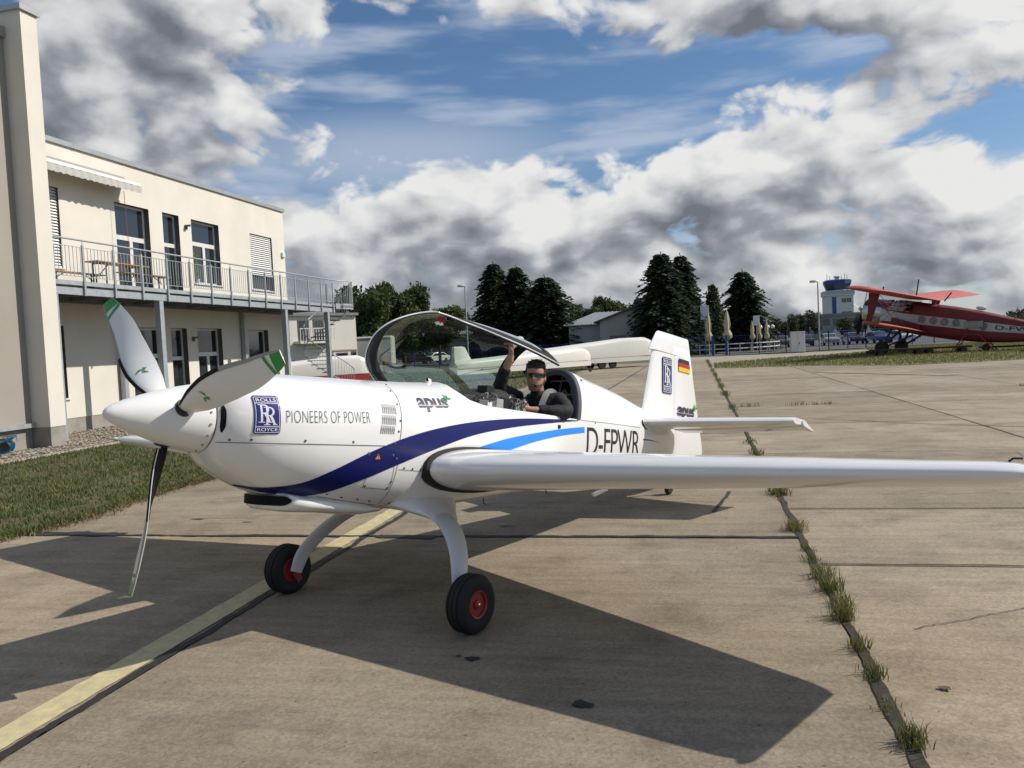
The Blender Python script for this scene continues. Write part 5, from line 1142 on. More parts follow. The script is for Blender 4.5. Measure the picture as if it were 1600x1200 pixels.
M_bark = mat('bark', (.07,.05,.035), .95, var=.3, vs=3); M_leafA = leafy('leaf_dark', (.045,.075,.024), (.075,.105,.032), .5); M_leafB = leafy('leaf_light', (.075,.105,.026), (.12,.13,.04), .6)
M_spruce = leafy('spruce_needles', (.022,.044,.022), (.046,.072,.034), .45)
def spruce_mesh(H, Rm, seed, dens=1.):
    r_ = np.random.RandomState(seed); V = []; F = []; z = .35
    while z < H-.15:
        u = z/H; a0 = r_.rand()*6.28; rad = Rm*((1-u)**.56)*r_.uniform(.80,1.10)+.06; nb = int((9+10*(1-u))*dens); a0 = r_.rand()*6.28
        for k in range(nb):
            a = a0+6.283*k/nb+r_.uniform(-.25,.25); L_ = rad*r_.uniform(.70,1.18)*(1+.12*math.sin(2*a+seed)); dirv = np.array([math.cos(a),math.sin(a),0]); side = np.array([-math.sin(a),math.cos(a),0]); ns = max(3,int(L_/.22))
            for j in range(ns):
                f = (j+.6)/ns; p = dirv*L_*f+np.array([0,0,z+.30*L_*f*(1-f)*1.2-.34*L_*f*f+.10*L_*max(0,f-.75)*2]); s = (.36+.26*(1-f))*r_.uniform(.7,1.25)*(.6+.4*min(1,L_))
                for q_ in range(2):
                    sg = 1 if q_ else -1; t = side*sg*.8+dirv*.75+np.array([0,0,-.28+r_.uniform(-.25,.2)]); t /= np.linalg.norm(t); w_ = np.cross(t,np.array([0,0,1])+.5*r_.normal(size=3)); w_ /= np.linalg.norm(w_); o = len(V)
                    V += [tuple(p-w_*s*.25), tuple(p+t*s*.55-w_*s*.36), tuple(p+t*s*1.15), tuple(p+t*s*.55+w_*s*.36)]; F.append((o,o+1,o+2,o+3))
        z += .19+.14*(1-u)
    for k in range(10):
        o = len(V); a = k*.63; zz = H-.5+.05*k; V += [(0,0,zz),(.10*math.cos(a),.10*math.sin(a),zz+.1),(0,0,zz+.25)]; F.append((o,o+1,o+2))
    me = bpy.data.meshes.new('crown'); me.from_pydata(V, [], F); return me
def trunk_mesh(H, r0, limbs=0, seed=0, spread=1.):
    q = MB(); rr_ = random.Random(seed); q.tube([(0,0,-.2),(.03*H*rr_.uniform(-.3,.3),0,H*.4),(0,.02*H*rr_.uniform(-.5,.5),H)], [r0,r0*.7,r0*.12], 8)
    for k in range(limbs):
        z = H*rr_.uniform(.25,.75); a = rr_.random()*6.28; l = spread*rr_.uniform(.5,1.); q.tube([(0,0,z),(l*.5*math.cos(a),l*.5*math.sin(a),z+l*.45),(l*math.cos(a),l*math.sin(a),z+l*.7)], [r0*.4,r0*.22,r0*.05], 5)
    return q.mesh('trunk')
def tree(name, label, loc, crown, trunk, m, group=None, rz=0., sc=(1,1,1)):
    t = thing(name, label, 'tree', loc, rz, group); t.scale = sc; link('crown', crown, m, t); link('trunk', trunk, M_bark, t); return t
SP = [spruce_mesh(11.4,3.6,1), spruce_mesh(10.5,3.7,2), spruce_mesh(9.6,3.9,3)]; ST = trunk_mesh(9.5,.22)
G_ = 'spruces behind the fence'
for (lab, x, y, k, sc) in (('leftmost tall dark spruce behind the white glider trailers', -23.0,95,0,(1.05,1.05,1.04)),('second dark spruce from the left, between its two neighbours', -20.4,95.5,1,(1,1,1.07)),('shorter spreading dark spruce to the left of the grey hall', -16.4,92,2,(1.15,1.15,1.0)),
      ('large dark spruce in front of the grey hall gable', -3.1,85,1,(.98,.98,1.0)),('dark spruce standing just behind the large one by the hall', -1.2,88,0,(.9,.9,.925)),('rightmost dark spruce behind the closed parasols', 5.65,100,2,(.92,.92,.975))):
    tree('spruce_tree', lab, (x,y,0), SP[k], ST, M_spruce, G_, x*1.7, (sc[0]*1.2,sc[1]*1.2,sc[2]))
tree('thuja_tree', 'slim green conifer between two dark spruces', (2.1,96,0), leaf_cloud([(0,0,1.6,1.5,1.5,1.9),(0,0,3.6,1.3,1.3,2.2),(0,0,5.6,.8,.8,1.9),(0,0,6.7,.4,.4,1.)], 5200, .22, 5, flat=.35), trunk_mesh(6.5,.15), leafy('thuja', (.026,.048,.016), (.042,.066,.022), 1.))
def bl(n, H, W_, seed, z0=.3):
    r_ = random.Random(seed); return [(r_.uniform(-W_,W_)*.62, r_.uniform(-W_,W_)*.62, H*r_.uniform(z0,.86), W_*r_.uniform(.28,.5), W_*r_.uniform(.28,.5), H*r_.uniform(.10,.17)) for _ in range(n)]
DC = [leaf_cloud(bl(17,9.2,3.4,1), 9500, .24, 1), leaf_cloud(bl(16,9.2,3.0,2), 9500, .24, 2), leaf_cloud(bl(12,8,3.4,3), 7000, .25, 3)]
DT = [trunk_mesh(8,.26,14,1,3.), trunk_mesh(8,.24,14,2,2.8), trunk_mesh(7,.2,12,3,2.6)]
G_ = 'trees behind the car park on the left'
for k, (lab, x, y, m, v, sc) in enumerate((('tall dark broadleaf tree rising behind the spiral staircase', -31.6,76,M_leafA,0,(1,1,.98)),('tall dark broadleaf tree between the staircase and the open canopy', -28.9,79,M_leafA,1,(1,1,.98)),('pale green rounded tree seen above the open canopy', -30.8,97,M_leafB,2,(1.,1.,.95)),('low dark tree behind the lamp post', -27.,112,M_leafA,2,(.8,.8,.62)),('dark tree far behind the left staircase tree', -38.5,92,M_leafA,0,(1.1,1.1,.9)),('dark tree far behind the canopy glass', -40.,130,M_leafA,1,(1.5,1.5,.95)),('dark broad tree behind the flat grey building', -33.,135,M_leafA,2,(1.6,1.4,.95)),('dark tree left of the flat grey building', -46.,125,M_leafA,0,(1.4,1.3,.85)))):
    tree('broadleaf_tree', lab, (x,y,0), DC[v], DT[v], m, G_, k*1.3, sc)
G_ = 'trees behind the grey hall'
for k, (lab, x, y, v, sc) in enumerate((('leftmost dark tree behind the metal roof', -19.3,150,0,(1.0,1.,1.02)),('second dark tree behind the metal roof', -15.6,152,1,(1.,1.,1.12)),('third dark tree behind the metal roof', -12.4,150,2,(.95,1.,1.2)),('rightmost dark tree behind the metal roof', -9.4,151,1,(.9,.9,1.05)))):
    tree('broadleaf_tree', lab, (x,y,0), DC[v], DT[v], M_leafA, G_, k*2.1, sc)
G_ = 'small trees along the car park'
tw = leaf_cloud(bl(9,4.6,1.6,8,.35), 2200, .14, 8); tt = trunk_mesh(4.4,.09,26,8,1.5)
for k, (lab, x, y, s) in enumerate((('leftmost small airy tree along the car park', 11.2,118,.9),('second small airy tree from the left along the car park', 13.4,120,1.05),('third small tree, tallest beside the grey lamp post', 15.6,122,1.15),('small round tree in front of the terminal under the tower', 20.9,125,.85),('small tree right of the tower, in front of the terminal', 23.8,128,.95),('small tree by the propeller of the red biplane', 24.9,120,1.))):
    tree('car_park_tree', lab, (x,y,0), tw, tt, leafy('leaf_grey', (.05,.065,.028), (.075,.08,.035), .8), G_, k*1.9, (s,s,s))
fw = leaf_cloud([(x, 300+18*math.sin(x*.7), 2.2, 5.5, 4, 2.6+1.3*math.sin(x*.31)+.8*math.sin(x*1.1)) for x in np.arange(-230,250,4.2)], 26000, .8, 20)
kind(tag(link('far_woods', fw, leafy('leaf_far', (.045,.062,.035), (.065,.078,.042), .1)), 'low dark belt of woods along the far horizon', 'woods'), 'stuff')
# ---- lamp posts
def lamp(x, y, H, label, arm=-.5):
    t = thing('street_lamp', label, 'street lamp', (x,y,0), 0, 'street lamps')
    q = MB(); q.tube([(0,0,-.1),(0,0,1.2),(0,0,H)], [.085,.085,.055], 10); q.build('pole', mat('lamp_grey', (.40,.42,.43), .5, metal=.3), t, 60)
    q = MB(); q.rings([[(arm+xx, yy*w_, H+.02+zz*h_) for yy, zz in ((-1,0),(-.7,.8),(0,1),(.7,.8),(1,0),(.6,-.5),(-.6,-.5))] for xx, w_, h_ in ((-.25,.08,.06),(-.12,.2,.15),(.2,.22,.17),(.45,.14,.11),(.55,.07,.06))]); q.build('lamp_head', mat('lamp_head', (.60,.61,.60), .4), t, 50)
lamp(11.45,82,6.45,'grey street lamp standing left of the control tower'); lamp(-21.3,76,7.75,'grey street lamp seen behind the open canopy'); lamp(29.8,160,5.7,'distant street lamp in front of the terminal',-.4)
# ---- blue fence
M_bf = mat('blue_fence', (.015,.045,.26), .5)
def fence(label, P, H=1.75, step=2.5):
    t = thing('metal_fence', label, 'fence', (P[0][0],P[0][1],0)); o = Vector((P[0][0],P[0][1],0))
    for a, b in zip(P,P[1:]):
        a_ = Vector((*a,0))-o; b_ = Vector((*b,0))-o; n = max(1,int((b_-a_).length/step))
        for i in range(n+1):
            p = a_.lerp(b_,i/n); q = MB(); q.box(p.x-.04,p.x+.04,p.y-.04,p.y+.04,-.1,H+.05); q.build('post', M_bf, t)
        for z in (.12,H*.55,H):
            q = MB(); q.bar((a_.x,a_.y,z),(b_.x,b_.y,z),.025,.03); q.build('rail', M_bf, t)
        for i in range(n):
            p, r1 = a_.lerp(b_,i/n), a_.lerp(b_,(i+1)/n); q = MB()
            for k in range(1,13): c_ = p.lerp(r1,k/13); q.box(c_.x-.006,c_.x+.006,c_.y-.006,c_.y+.006,.1,H)
            kind(q.build('wire_panel', M_bf, t, recalc=False), 'stuff')
fence('blue metal fence behind the glider trailers', [(-46,79),(-20,79),(.9,78.6)]); fence('blue metal fence between the white cabinet and the terrace', [(3.1,79),(5.8,79.5),(8.2,79.8),(12.2,81.5)]); fence('blue metal fence running behind the red biplane', [(12.2,81.5),(16.3,86),(24,92),(40,98)])
t = thing('fence_gate', 'blue tubular gate with two thick posts', 'gate', (2.2,78.6,0))
for s in (-.62,.62): q = MB(); q.box(s-.10,s+.10,-.1,.1,-.1,1.85); q.build('gate_post', M_bf, t)
for z in (.15,1.7): q = MB(); q.box(-.5,.5,-.025,.025,z,z+.06); q.build('gate_bar', M_bf, t)
# ---- white cabinet
t = thing('utility_cabinet', 'white electrical cabinet in front of the blue fence', 'cabinet', (8.75,75.6,0)); mw = mat('cabinet_white', (.66,.66,.62), .5, var=.05, vs=2)
q = MB(); q.box(-.58,.58,-.35,.35,.08,1.78); q.build('body', mw, t, bevel=.02); q = MB(); q.box(-.62,.62,-.39,.39,1.78,1.86); q.build('lid', mw, t, bevel=.015); q = MB(); q.box(-.54,.54,-.33,.33,-.1,.08); q.build('base', M_plinth, t)
q = MB(); q.box(.08,.13,-.38,-.35,.75,.95); q.build('handle', M_black, t); q = MB(); q.box(-.03,-.015,-.353,-.349,.12,1.74); q.build('door_gap', M_anth, t)
# ---- terrace: railing, parasols, boards, globe lamps
mwh = mat('white_timber', (.66,.65,.60), .6)
t = thing('terrace_railing', 'low white two bar railing curving round the terrace', 'railing', (-1,84,0)); P = catmull([(-1,84,0),(2.5,84.3,0),(5.5,86,0),(7.8,89,0),(8.9,93,0)], 5); o = Vector((-1,84,0))
for p in P[::2]: q = MB(); p2 = p-o; q.box(p2.x-.05,p2.x+.05,p2.y-.05,p2.y+.05,-.1,1.05); q.build('post', mwh, t)
for z in (.50,.95):
    for a, b in zip(P,P[1:]): q = MB(); q.bar((a-o)+Vector((0,0,z)),(b-o)+Vector((0,0,z)),.04,.10); q.build('rail', mwh, t)
mpar = mat('parasol_cloth', (.55,.46,.31), .85, var=.18, vs=2.5)
def parasol(x, y, zb, zt, w, label):
    t = thing('closed_parasol', label, 'parasol', (x,y,0), 0, 'closed parasols on the terrace'); q = MB(); q.tube([(0,0,-.05),(0,0,zt+.12)], .03, 8); q.build('pole', mwh, t); q = MB(); rg = []
    for i, (u, r0) in enumerate(((0,.55),(.05,.95),(.2,1.),(.32,.62),(.36,.58),(.5,.78),(.75,.55),(.92,.30),(1.,.06))):
        rg.append([((w*r0*(1+.22*math.cos(6*a+i*.3)))*math.cos(a), (w*r0*(1+.22*math.cos(6*a+i*.3)))*math.sin(a), zb+(zt-zb)*u+(.06*math.cos(6*a) if i < 2 else 0)) for a in np.linspace(0,2*PI,25)[:-1]])
    q.rings(rg); q.build('folded_cloth', mpar, t, 70); q = MB(); q.box(-.35,.35,-.35,.35,-.06,.07); q.build('base', M_plinth, t)
parasol(1.3,81,1.35,4.05,.30,'tall closed beige parasol next to the dark spruce'); parasol(3.08,82.5,1.4,4.25,.38,'widest closed beige parasol with printed cloth, behind the gate'); parasol(5.65,86,1.3,3.1,.24,'small closed parasol left of the pair under the white board'); parasol(6.35,86.4,1.3,3.1,.24,'small closed parasol right of the pair under the white board'); parasol(7.05,86,1.3,3.05,.22,'rightmost small closed parasol by the globe lamps')
for (x,y,z,w,h,lab) in ((5.95,84.2,3.15,.30,.48,'white notice board above the pair of closed parasols'),(1.05,86,4.25,.42,.72,'white board on a pole beside the dark spruce')):
    t = thing('notice_board', lab, 'board', (x,y,0)); q = MB(); q.tube([(0,0,-.1),(0,0,z-h)], .035, 8); q.build('pole', M_galv, t); q = MB(); q.box(-w,w,-.04,.04,z-h,z+h); q.build('panel', mat('board_white',(.72,.72,.72),.5), t, bevel=.01)
for k, (x,y) in enumerate(((6.55,87.5),(7.35,88.5),(7.75,87.6))):
    t = thing('globe_lamp', ('white globe lamp left of the rightmost small parasol','white globe lamp right behind the rightmost small parasol','rightmost white globe lamp of the terrace')[k], 'lamp', (x,y,0), 0, 'globe lamps'); q = MB(); q.tube([(0,0,-.1),(0,0,2.35)], .03, 6); q.build('pole', M_black, t); q = MB(); q.ball((0,0,2.5), .2, 12, 8); q.build('globe', mat('opal_globe',(.8,.8,.78),.3), t, 60)
# ---- grey hall with metal roof
mh = mat('hall_render', (.40,.39,.365), .9, var=.06, vs=1); mr_ = mat('standing_seam', (.34,.36,.37), .4, metal=.5)
t = thing('grey_hall', 'low grey hall with gable and standing seam metal roof', 'building', (-8,90,0)); o = (-8,90)
q = MB(); q.prism([(-9.6-o[0],0),(-.4-o[0],0),(-.4-o[0],3.9),(-5.0-o[0],5.45),(-9.6-o[0],3.9)], lambda x,z: (x,-4.6,z), lambda x,z: (x,14,z)); q.build('wall', mh, t)
q = MB(); q.box(-13.4-o[0],-9.62-o[0],-1,12,0,3.75); q.build('side_wing', mh, t)
q = MB(); q.prism([(-10.2-o[0],3.73),(-5.0-o[0],5.50),(.2-o[0],3.73),(.2-o[0],3.88),(-5.0-o[0],5.66),(-10.2-o[0],3.88)], lambda x,z: (x,-5.0,z), lambda x,z: (x,14.4,z)); q.build('roof', mat('gable_roof',(.10,.10,.11),.6), t)
q = MB(); q.add([(-13.9-o[0],-1.4,3.76),(-8.3-o[0],-1.4,3.76),(-6.0-o[0],9,5.35),(-11.5-o[0],9,5.35),(-13.9-o[0],-1.4,3.68),(-8.3-o[0],-1.4,3.68),(-6.0-o[0],9,5.27),(-11.5-o[0],9,5.27)], [(0,1,2,3),(7,6,5,4),(0,4,5,1),(1,5,6,2),(2,6,7,3),(3,7,4,0)]); rf = q.build('metal_roof', mr_, t)
for k in range(12): u = k/11; q = MB(); q.bar((-13.9-o[0]+5.6*u,-1.4,3.79),(-11.5-o[0]+5.5*u,9,5.38),.05,.06); q.build('roof_seam', mr_, rf)
for (x0,x1) in ((-8.6,-6.9),(-6.7,-5.2),(-4.6,-3.4)):
    q = MB(); q.box(x0-o[0],x1-o[0],-4.66,-4.58,1.0,2.35); w = q.build('window', mat('shutter_brown',(.10,.07,.055),.5), t); q = MB(); q.box(x0-o[0]+.1,x1-o[0]-.1,-4.68,-4.665,1.1,2.25); q.build('pane', M_glass, w)
q = MB(); q.box(-5.2-o[0],-4.95-o[0],-4.68,-4.6,4.35,4.5); q.build('vent', M_black, t)
# ---- control tower and terminal
t = thing('control_tower', 'white airport control tower with dark blue glazed cab', 'tower', (32.1,200,0)); mt_ = mat('tower_white', (.62,.62,.61), .8, var=.05, vs=.4); mbl = mat('tower_blue', (.02,.06,.22), .4)
q = MB(); q.box(-2.9,2.9,-3,3,0,9.6); q.build('shaft', mt_, t); q = MB(); q.box(-1.65,-.75,-3.05,-2.98,1.5,9.3); q.build('blue_stripe', mbl, t); q = MB(); q.box(-3.15,3.15,-3.3,3.3,9.6,9.85); q.build('gallery_slab', mt_, t)
q = MB(); q.box(-3.1,3.1,-3.25,-3.2,9.85,10.75); q.box(-3.15,-3.1,-3.25,3.2,9.85,10.75); q.box(3.1,3.15,-3.25,3.2,9.85,10.75); q.build('gallery_rail', M_galv, t)
q = MB(); oc = lambda r0, z: [(r0*math.cos(R(22.5+45*k)), r0*math.sin(R(22.5+45*k)), z) for k in range(8)]
q.rings([oc(2.45,9.85),oc(2.45,10.9)]); q.build('cab_base', mt_, t); q = MB(); q.rings([oc(2.4,10.9),oc(2.95,12.3)]); g_ = q.build('cab_glazing', mat('cab_glass',(.02,.05,.10),.05,spec=.9), t)
for k in range(8): a = R(22.5+45*k); q = MB(); q.bar((2.42*math.cos(a),2.42*math.sin(a),10.9),(2.97*math.cos(a),2.97*math.sin(a),12.3),.10,.10); q.build('mullion', mbl, g_)
q = MB(); q.rings([oc(3.1,12.3),oc(3.15,13.1),oc(2.6,13.3)]); q.build('cab_roof', mbl, t); q = MB(); q.lathe([(.5,13.3),(.5,13.8),(.75,13.85),(.75,14.1),(.2,14.3)], n=10); q.build('beacon_mast', mt_, t)
for (x,h) in ((-2.2,1.4),(-1.6,.9),(1.6,1.3),(2.1,1.0),(.9,.8)): q = MB(); q.tube([(x,-.5,13.2),(x,-.5,13.3+h)], .05, 5); q.build('antenna', M_black, t)
for z in (8.0,3.2,5.0):
    for x in (.4,1.5): q = MB(); q.box(x,x+.95,-3.05,-2.98,z,z+.95); w = q.build('window', mat('tower_window',(.10,.11,.12),.2), t); q = MB(); q.box(x+.44,x+.5,-3.07,-3.05,z,z+.95); q.build('frame', mt_, w)
t = thing('terminal_building', 'low pale terminal building below the control tower', 'building', (40,186,0))
q = MB(); q.box(-18,-3.5,-4,4,0,4.9); q.build('wall', mat('terminal_grey',(.30,.31,.31),.8,var=.06,vs=.4), t); q = MB(); q.box(-18.6,-3,-4.8,4.5,4.9,5.35); q.build('roof', mat('terminal_roof',(.20,.20,.20),.7), t)
for k in range(5): q = MB(); q.box(-17+k*2.6,-15+k*2.6,-4.06,-3.98,2.9,4.2); q.build('window', M_glass, t)
q = MB(); q.prism([(-13,0),(-4,0),(-6,3.0),(-11,3.0)], lambda x,z: (x,-7,z), lambda x,z: (x,-4.2,z)); q.build('porch', mt_, t)
# ---- house behind the staircase
t = thing('white_house', 'white rendered house with wooden balcony behind the spiral staircase', 'house', (-28.3,59.6,0), R(55)); mhw = mat('house_render',(.66,.63,.57),.9,var=.04,vs=1)
q = MB(); q.box(-6,2.9,0,3,-.1,4.9); q.build('wall', mhw, t); q = MB(); q.box(-6.2,3.05,-.25,3.2,4.9,5.1); q.build('eaves', mat('eaves_grey',(.2,.2,.2),.6), t)
q = MB(); q.box(-2.6,.4,-1.0,0,2.75,2.95); q.build('balcony_floor', mwh, t)
for x in np.linspace(-2.55,.35,14): q = MB(); q.box(x-.025,x+.025,-.98,-.93,2.95,3.85); q.build('baluster', mwh, t)
q = MB(); q.box(-2.6,.4,-1.0,-.92,3.85,3.93); q.build('balcony_rail', mwh, t)
for (x0,x1,z0,z1) in ((-2.2,-1.3,3.0,4.6),(-.9,.0,3.0,4.6),(-4.6,-3.6,1.0,2.2),(1.0,2.0,.0,1.95),(.2,.7,.9,2.0),(2.35,2.8,.9,2.0)):
    q = MB(); q.box(x0,x1,-.06,.02,z0,z1); w = q.build('window', M_anth, t); q = MB(); q.box(x0+.08,x1-.08,-.075,-.061,z0+.08,z1-.08); q.build('pane', M_glass, w)
q = MB(); q.box(.3,2.92,-.07,-.0,2.1,2.22); q.build('string_course', mat('beige_trim',(.45,.36,.26),.8), t); q = MB(); q.box(-4.2,-3.2,-.25,-.06,3.2,4.7); q.build('dark_panel', M_anth, t)
bush = leaf_cloud([(0,0,.7,.7,.7,.8),(.5,.2,.5,.5,.5,.6)], 900, .12, 31); t = thing('shrub','green shrub in front of the white house','shrub',(-29.6,56.5,0)); link('foliage', bush, M_leafB, t)
# ---- box trailer, barrier, flat building
t = thing('box_trailer', 'pale grey box trailer parked under the dark trees', 'trailer', (-26.3,66,0), R(14)); q = MB(); q.box(-2.1,1.2,-1.1,1.1,.7,3.2); q.build('box', mat('trailer_grey',(.42,.42,.40),.6,var=.05,vs=1), t, bevel=.12); q = MB(); q.box(-2.0,1.1,-1.112,-1.1,2.85,3.05); q.build('dark_stripe', M_anth, t)
for x in (-.8,-.1): q = MB(); q.lathe([(.1,-.1),(.4,-.1),(.4,.1),(.1,.1)], (x,-1.0,.4), (0,1,0), 16); q.build('wheel', M_rub, t, 40)
t = thing('barrier', 'red and white striped barrier panels beside the box trailer', 'barrier', (-25.6,62.5,0))
for k in range(10): q = MB(); q.box(-1.1+.22*k,-1.1+.22*k+.21,-.02,.02,.25,1.05); q.build('panel', mat('barrier_red',(.45,.05,.04),.5) if k % 2 else mat('board_white',(.72,.72,.72),.5), t)
q = MB(); q.box(-1.15,1.15,-.05,.05,-.05,.25); q.build('foot', M_black, t)
t = thing('flat_building', 'low grey flat roofed building seen through the canopy', 'building', (-37,128,0)); q = MB(); q.box(-4.6,5.0,0,6,0,3.1); q.build('wall', mat('flat_grey',(.34,.34,.33),.85,var=.05,vs=.7), t); q = MB(); q.box(-4.9,5.3,-.4,6.3,3.1,3.4); q.build('roof', mat('eaves_grey',(.2,.2,.2),.6), t)
for x in (-3.6,-1.6,1.2,3.0): q = MB(); q.box(x,x+1.3,-.06,.02,.9,2.3); q.build('window', M_glass, t)
# ---- cars
def car(label, x, y, rz, col, nm, L_=4.3, H_=1.48, hatch=True, group=None):
    t = thing('parked_car', label, 'car', (x,y,0), rz, group); m = mat(nm, col, .25, coat=.6); Wd = .88
    pr = [(-2.1,.35),(-2.15,.75),(-2.0,.92),(-1.2,1.0),(-.55,1.42),(.2,1.48),(1.2,1.44),(1.85,1.05),(2.12,.95),(2.15,.55),(2.08,.3)] if hatch else [(-2.1,.35),(-2.15,.72),(-2.0,.88),(-1.1,.96),(-.4,1.36),(.3,1.42),(1.0,1.36),(1.6,1.0),(2.12,.92),(2.15,.5),(2.08,.3)]
    k = L_/4.3; k2 = H_/1.48; q = MB(); rg = []
    for (w_, s) in ((-Wd,.93),(-Wd*.94,.985),(-Wd*.5,1.),(Wd*.5,1.),(Wd*.94,.985),(Wd,.93)):
        rg.append([(px*k*(1 if z < 1 else .97+.03*s), w_*(1 if z < 1. else .84), (.3+(z-.3)*s)*k2) for px, z in pr])
    q.rings(rg); q.build('body', m, t, 35)
    for s in (-1,1):
        q = MB(); q.prism([(-1.05,1.02),(-.5,1.33),(.2,1.385),(1.1,1.35),(1.55,1.05)], lambda a,z: (a*k,s*Wd*.905,z*k2), lambda a,z: (a*k,s*Wd*.92-(s*.045 if z > 1.2 else -s*.0),z*k2)); q.build('side_window', M_glass, t)
        for px in (-1.32,1.32):
            q = MB(); q.lathe([(.12,-.1),(.30,-.1),(.32,-.05),(.32,.05),(.30,.1),(.12,.1)], (px*k,s*(Wd-.08),.32), (0,1,0), 18); w = q.build('wheel', M_rub, t, 40); q = MB(); q.lathe([(.02,s*.06),(.2,s*.105),(.2,s*.09)], (px*k,s*(Wd-.08),.32), (0,1,0), 12); q.build('rim', M_galv, w, 40)
        q = MB(); q.box(-2.14*k,-2.02*k,s*.45-.16,s*.45+.16,.66*k2,.80*k2); q.build('headlight', mat('lamp_glass',(.6,.62,.63),.15), t); q = MB(); q.box(2.05*k,2.15*k,s*.55-.14,s*.55+.14,.75*k2,.93*k2); q.build('tail_light', mat('nav_red',(.5,.02,.01),.1), t)
    for (xa,za,xb,zb) in ((-1.16,1.025,-.60,1.395),(1.80,1.09,1.28,1.405)): q = MB(); q.add([(xa*k,-Wd*.76,za*k2+.012),(xa*k,Wd*.76,za*k2+.012),(xb*k,Wd*.70,zb*k2+.02),(xb*k,-Wd*.70,zb*k2+.02)], [(0,1,2,3)]); q.build('windscreen', M_glass, t, recalc=False)
car('white hatchback parked beyond the fence, seen through the canopy glass', -35.4,109,R(60),(.70,.70,.70),'car_white'); car('dark grey saloon parked to the left of the white hatchback', -37.3,106,R(20),(.03,.035,.045),'car_dark',4.6,1.45,False); car('dark blue car parked near the red and white barrier', -28.3,64.5,R(10),(.015,.03,.09),'car_navy'); car('black estate car behind the dark grey saloon', -41,110,R(25),(.015,.015,.017),'car_black',4.5,1.5)
for k, (x,c_,nm,lab) in enumerate(((10.6,(.10,.11,.12),'car_grey','leftmost car in the far car park row, grey'),(13.4,(.02,.03,.06),'car_navy2','second car from the left in the far row, dark blue'),(16.2,(.35,.36,.37),'car_silver','silver car in the far row right of the lamp post'),(19.,(.02,.02,.025),'car_black','black car in the far row below the control tower'),(21.8,(.02,.05,.20),'car_blue','bright blue car in the far row near the biplane wheel'),(24.6,(.65,.65,.65),'car_white','white car in the far row behind the biplane propeller'),(7.6,(.02,.03,.05),'car_navy2','dark car in the far row behind the white cabinet'))): car(lab, x, 108, R(85+3*k), c_, nm, group='cars parked in the far row')
# ---- glider trailers
mtw = mat('trailer_white',(.74,.72,.66),.4,var=.03,vs=1.5); mtw2 = mat('trailer_green_white',(.66,.68,.60),.4,var=.03,vs=1.5)
def glider_trailer(label, a, b, zt, hump, m, low=None, wd=.78, z0=.42):
    a = Vector((*a,0)); b = Vector((*b,0)); d = b-a; L_ = d.length; t = thing('glider_trailer', label, 'trailer', tuple(a), math.atan2(d.y,d.x)); q = MB(); rg = []
    for (u, w_, h_) in ((0,.45,.42),(.02,.55,.52),(.10,.62,.58),(.3,.74,.68),(.55,.9,.84),(.8,1.,1.),(.94,1.,1.),(.985,.96,.86),(1.,.90,.70)):
        top = z0+.30+(zt-z0-.30)*h_; W_ = wd*w_; rg.append([(u*L_, y*W_, z) for y, z in ((-1,z0+.32),(-1,top-.30*h_),(-.93,top-.13),(-.7,top-.03),(-.35,top),(.35,top),(.7,top-.03),(.93,top-.13),(1,top-.30*h_),(1,z0+.32))])
    q.rings(rg); tr_ = q.build('lid', m, t, 40); q = MB(); rg = []
    for (u, w_) in ((0,.45),(.10,.62),(.3,.74),(.55,.9),(.8,1.),(1.,.93)): W_ = wd*w_*1.01; rg.append([(u*L_, y*W_, z) for y, z in ((-1,z0),(-1,z0+.30),(1,z0+.30),(1,z0))])
    q.rings(rg); q.build('lower_body', low or m, t, 30)
    if hump:
        q = MB(); rg = []
        for (z, x0, x1, w_) in ((zt*.55,.0,.26*L_*.6,.22),(zt*.72,.02,.13*L_,.18),(zt*.9+hump*.4,.04,.105*L_,.15),(zt+hump,.06,.085*L_,.13),(zt+hump+.05,.12,.07*L_,.08)): rg.append([(x0+(x1-x0)*uu, vv*w_, z) for uu, vv in ((0,-.8),(.3,-1),(.7,-.9),(1,-.25),(1,.25),(.7,.9),(.3,1),(0,.8))])
        q.rings(rg); q.build('fin_cover', m, t, 40)
    q = MB(); q.box(.0,L_,-wd*.8,-wd*.8+.02,z0+.305,z0+.318); q.build('seam', M_grey, t)
    for k in range(4): q = MB(); q.bar((L_*(.15+.24*k),-wd*(.66+.09*k)-.02,z0+.20),(L_*(.15+.24*k)+.12,-wd*(.66+.09*k)-.02,z0+.24),.03,.03); q.build('latch', M_black, t)
    for s in (-1,1):
        for x in (.60,.68): q = MB(); q.lathe([(.1,-.08),(.28,-.08),(.30,-.04),(.30,.04),(.28,.08),(.1,.08)], (x*L_,s*wd*.8,.30), (0,1,0), 18); w = q.build('wheel', M_rub, t, 40)
    q = MB(); q.bar((L_,0,z0+.1),(L_+1.0,0,z0+.05),.08,.08); q.build('drawbar', M_black, t); q = MB(); q.tube([(L_+.7,0,z0+.3),(L_+.7,0,.12)], .03, 8); q.lathe([(.03,-.05),(.12,-.05),(.12,.05),(.03,.05)], (L_+.7,0,.12), (0,1,0), 12); q.build('jockey_wheel', M_black, t)
    return t
glider_trailer('nearer white glider trailer with square fin cover, behind the pilot', (-12.5,41.5), (-6.75,49.6), 1.52, .34, mtw); glider_trailer('farther white glider trailer, larger, reaching to the fin of the aeroplane', (-11.3,50.2), (-3.25,57.2), 1.98, .36, mtw, wd=.85)
glider_trailer('white glider trailer with red lower body behind the spiral staircase', (-24.5,37.5), (-18.2,43.2), 1.72, 0, mtw, mat('trailer_red',(.40,.03,.035),.4), wd=.85, z0=.38)
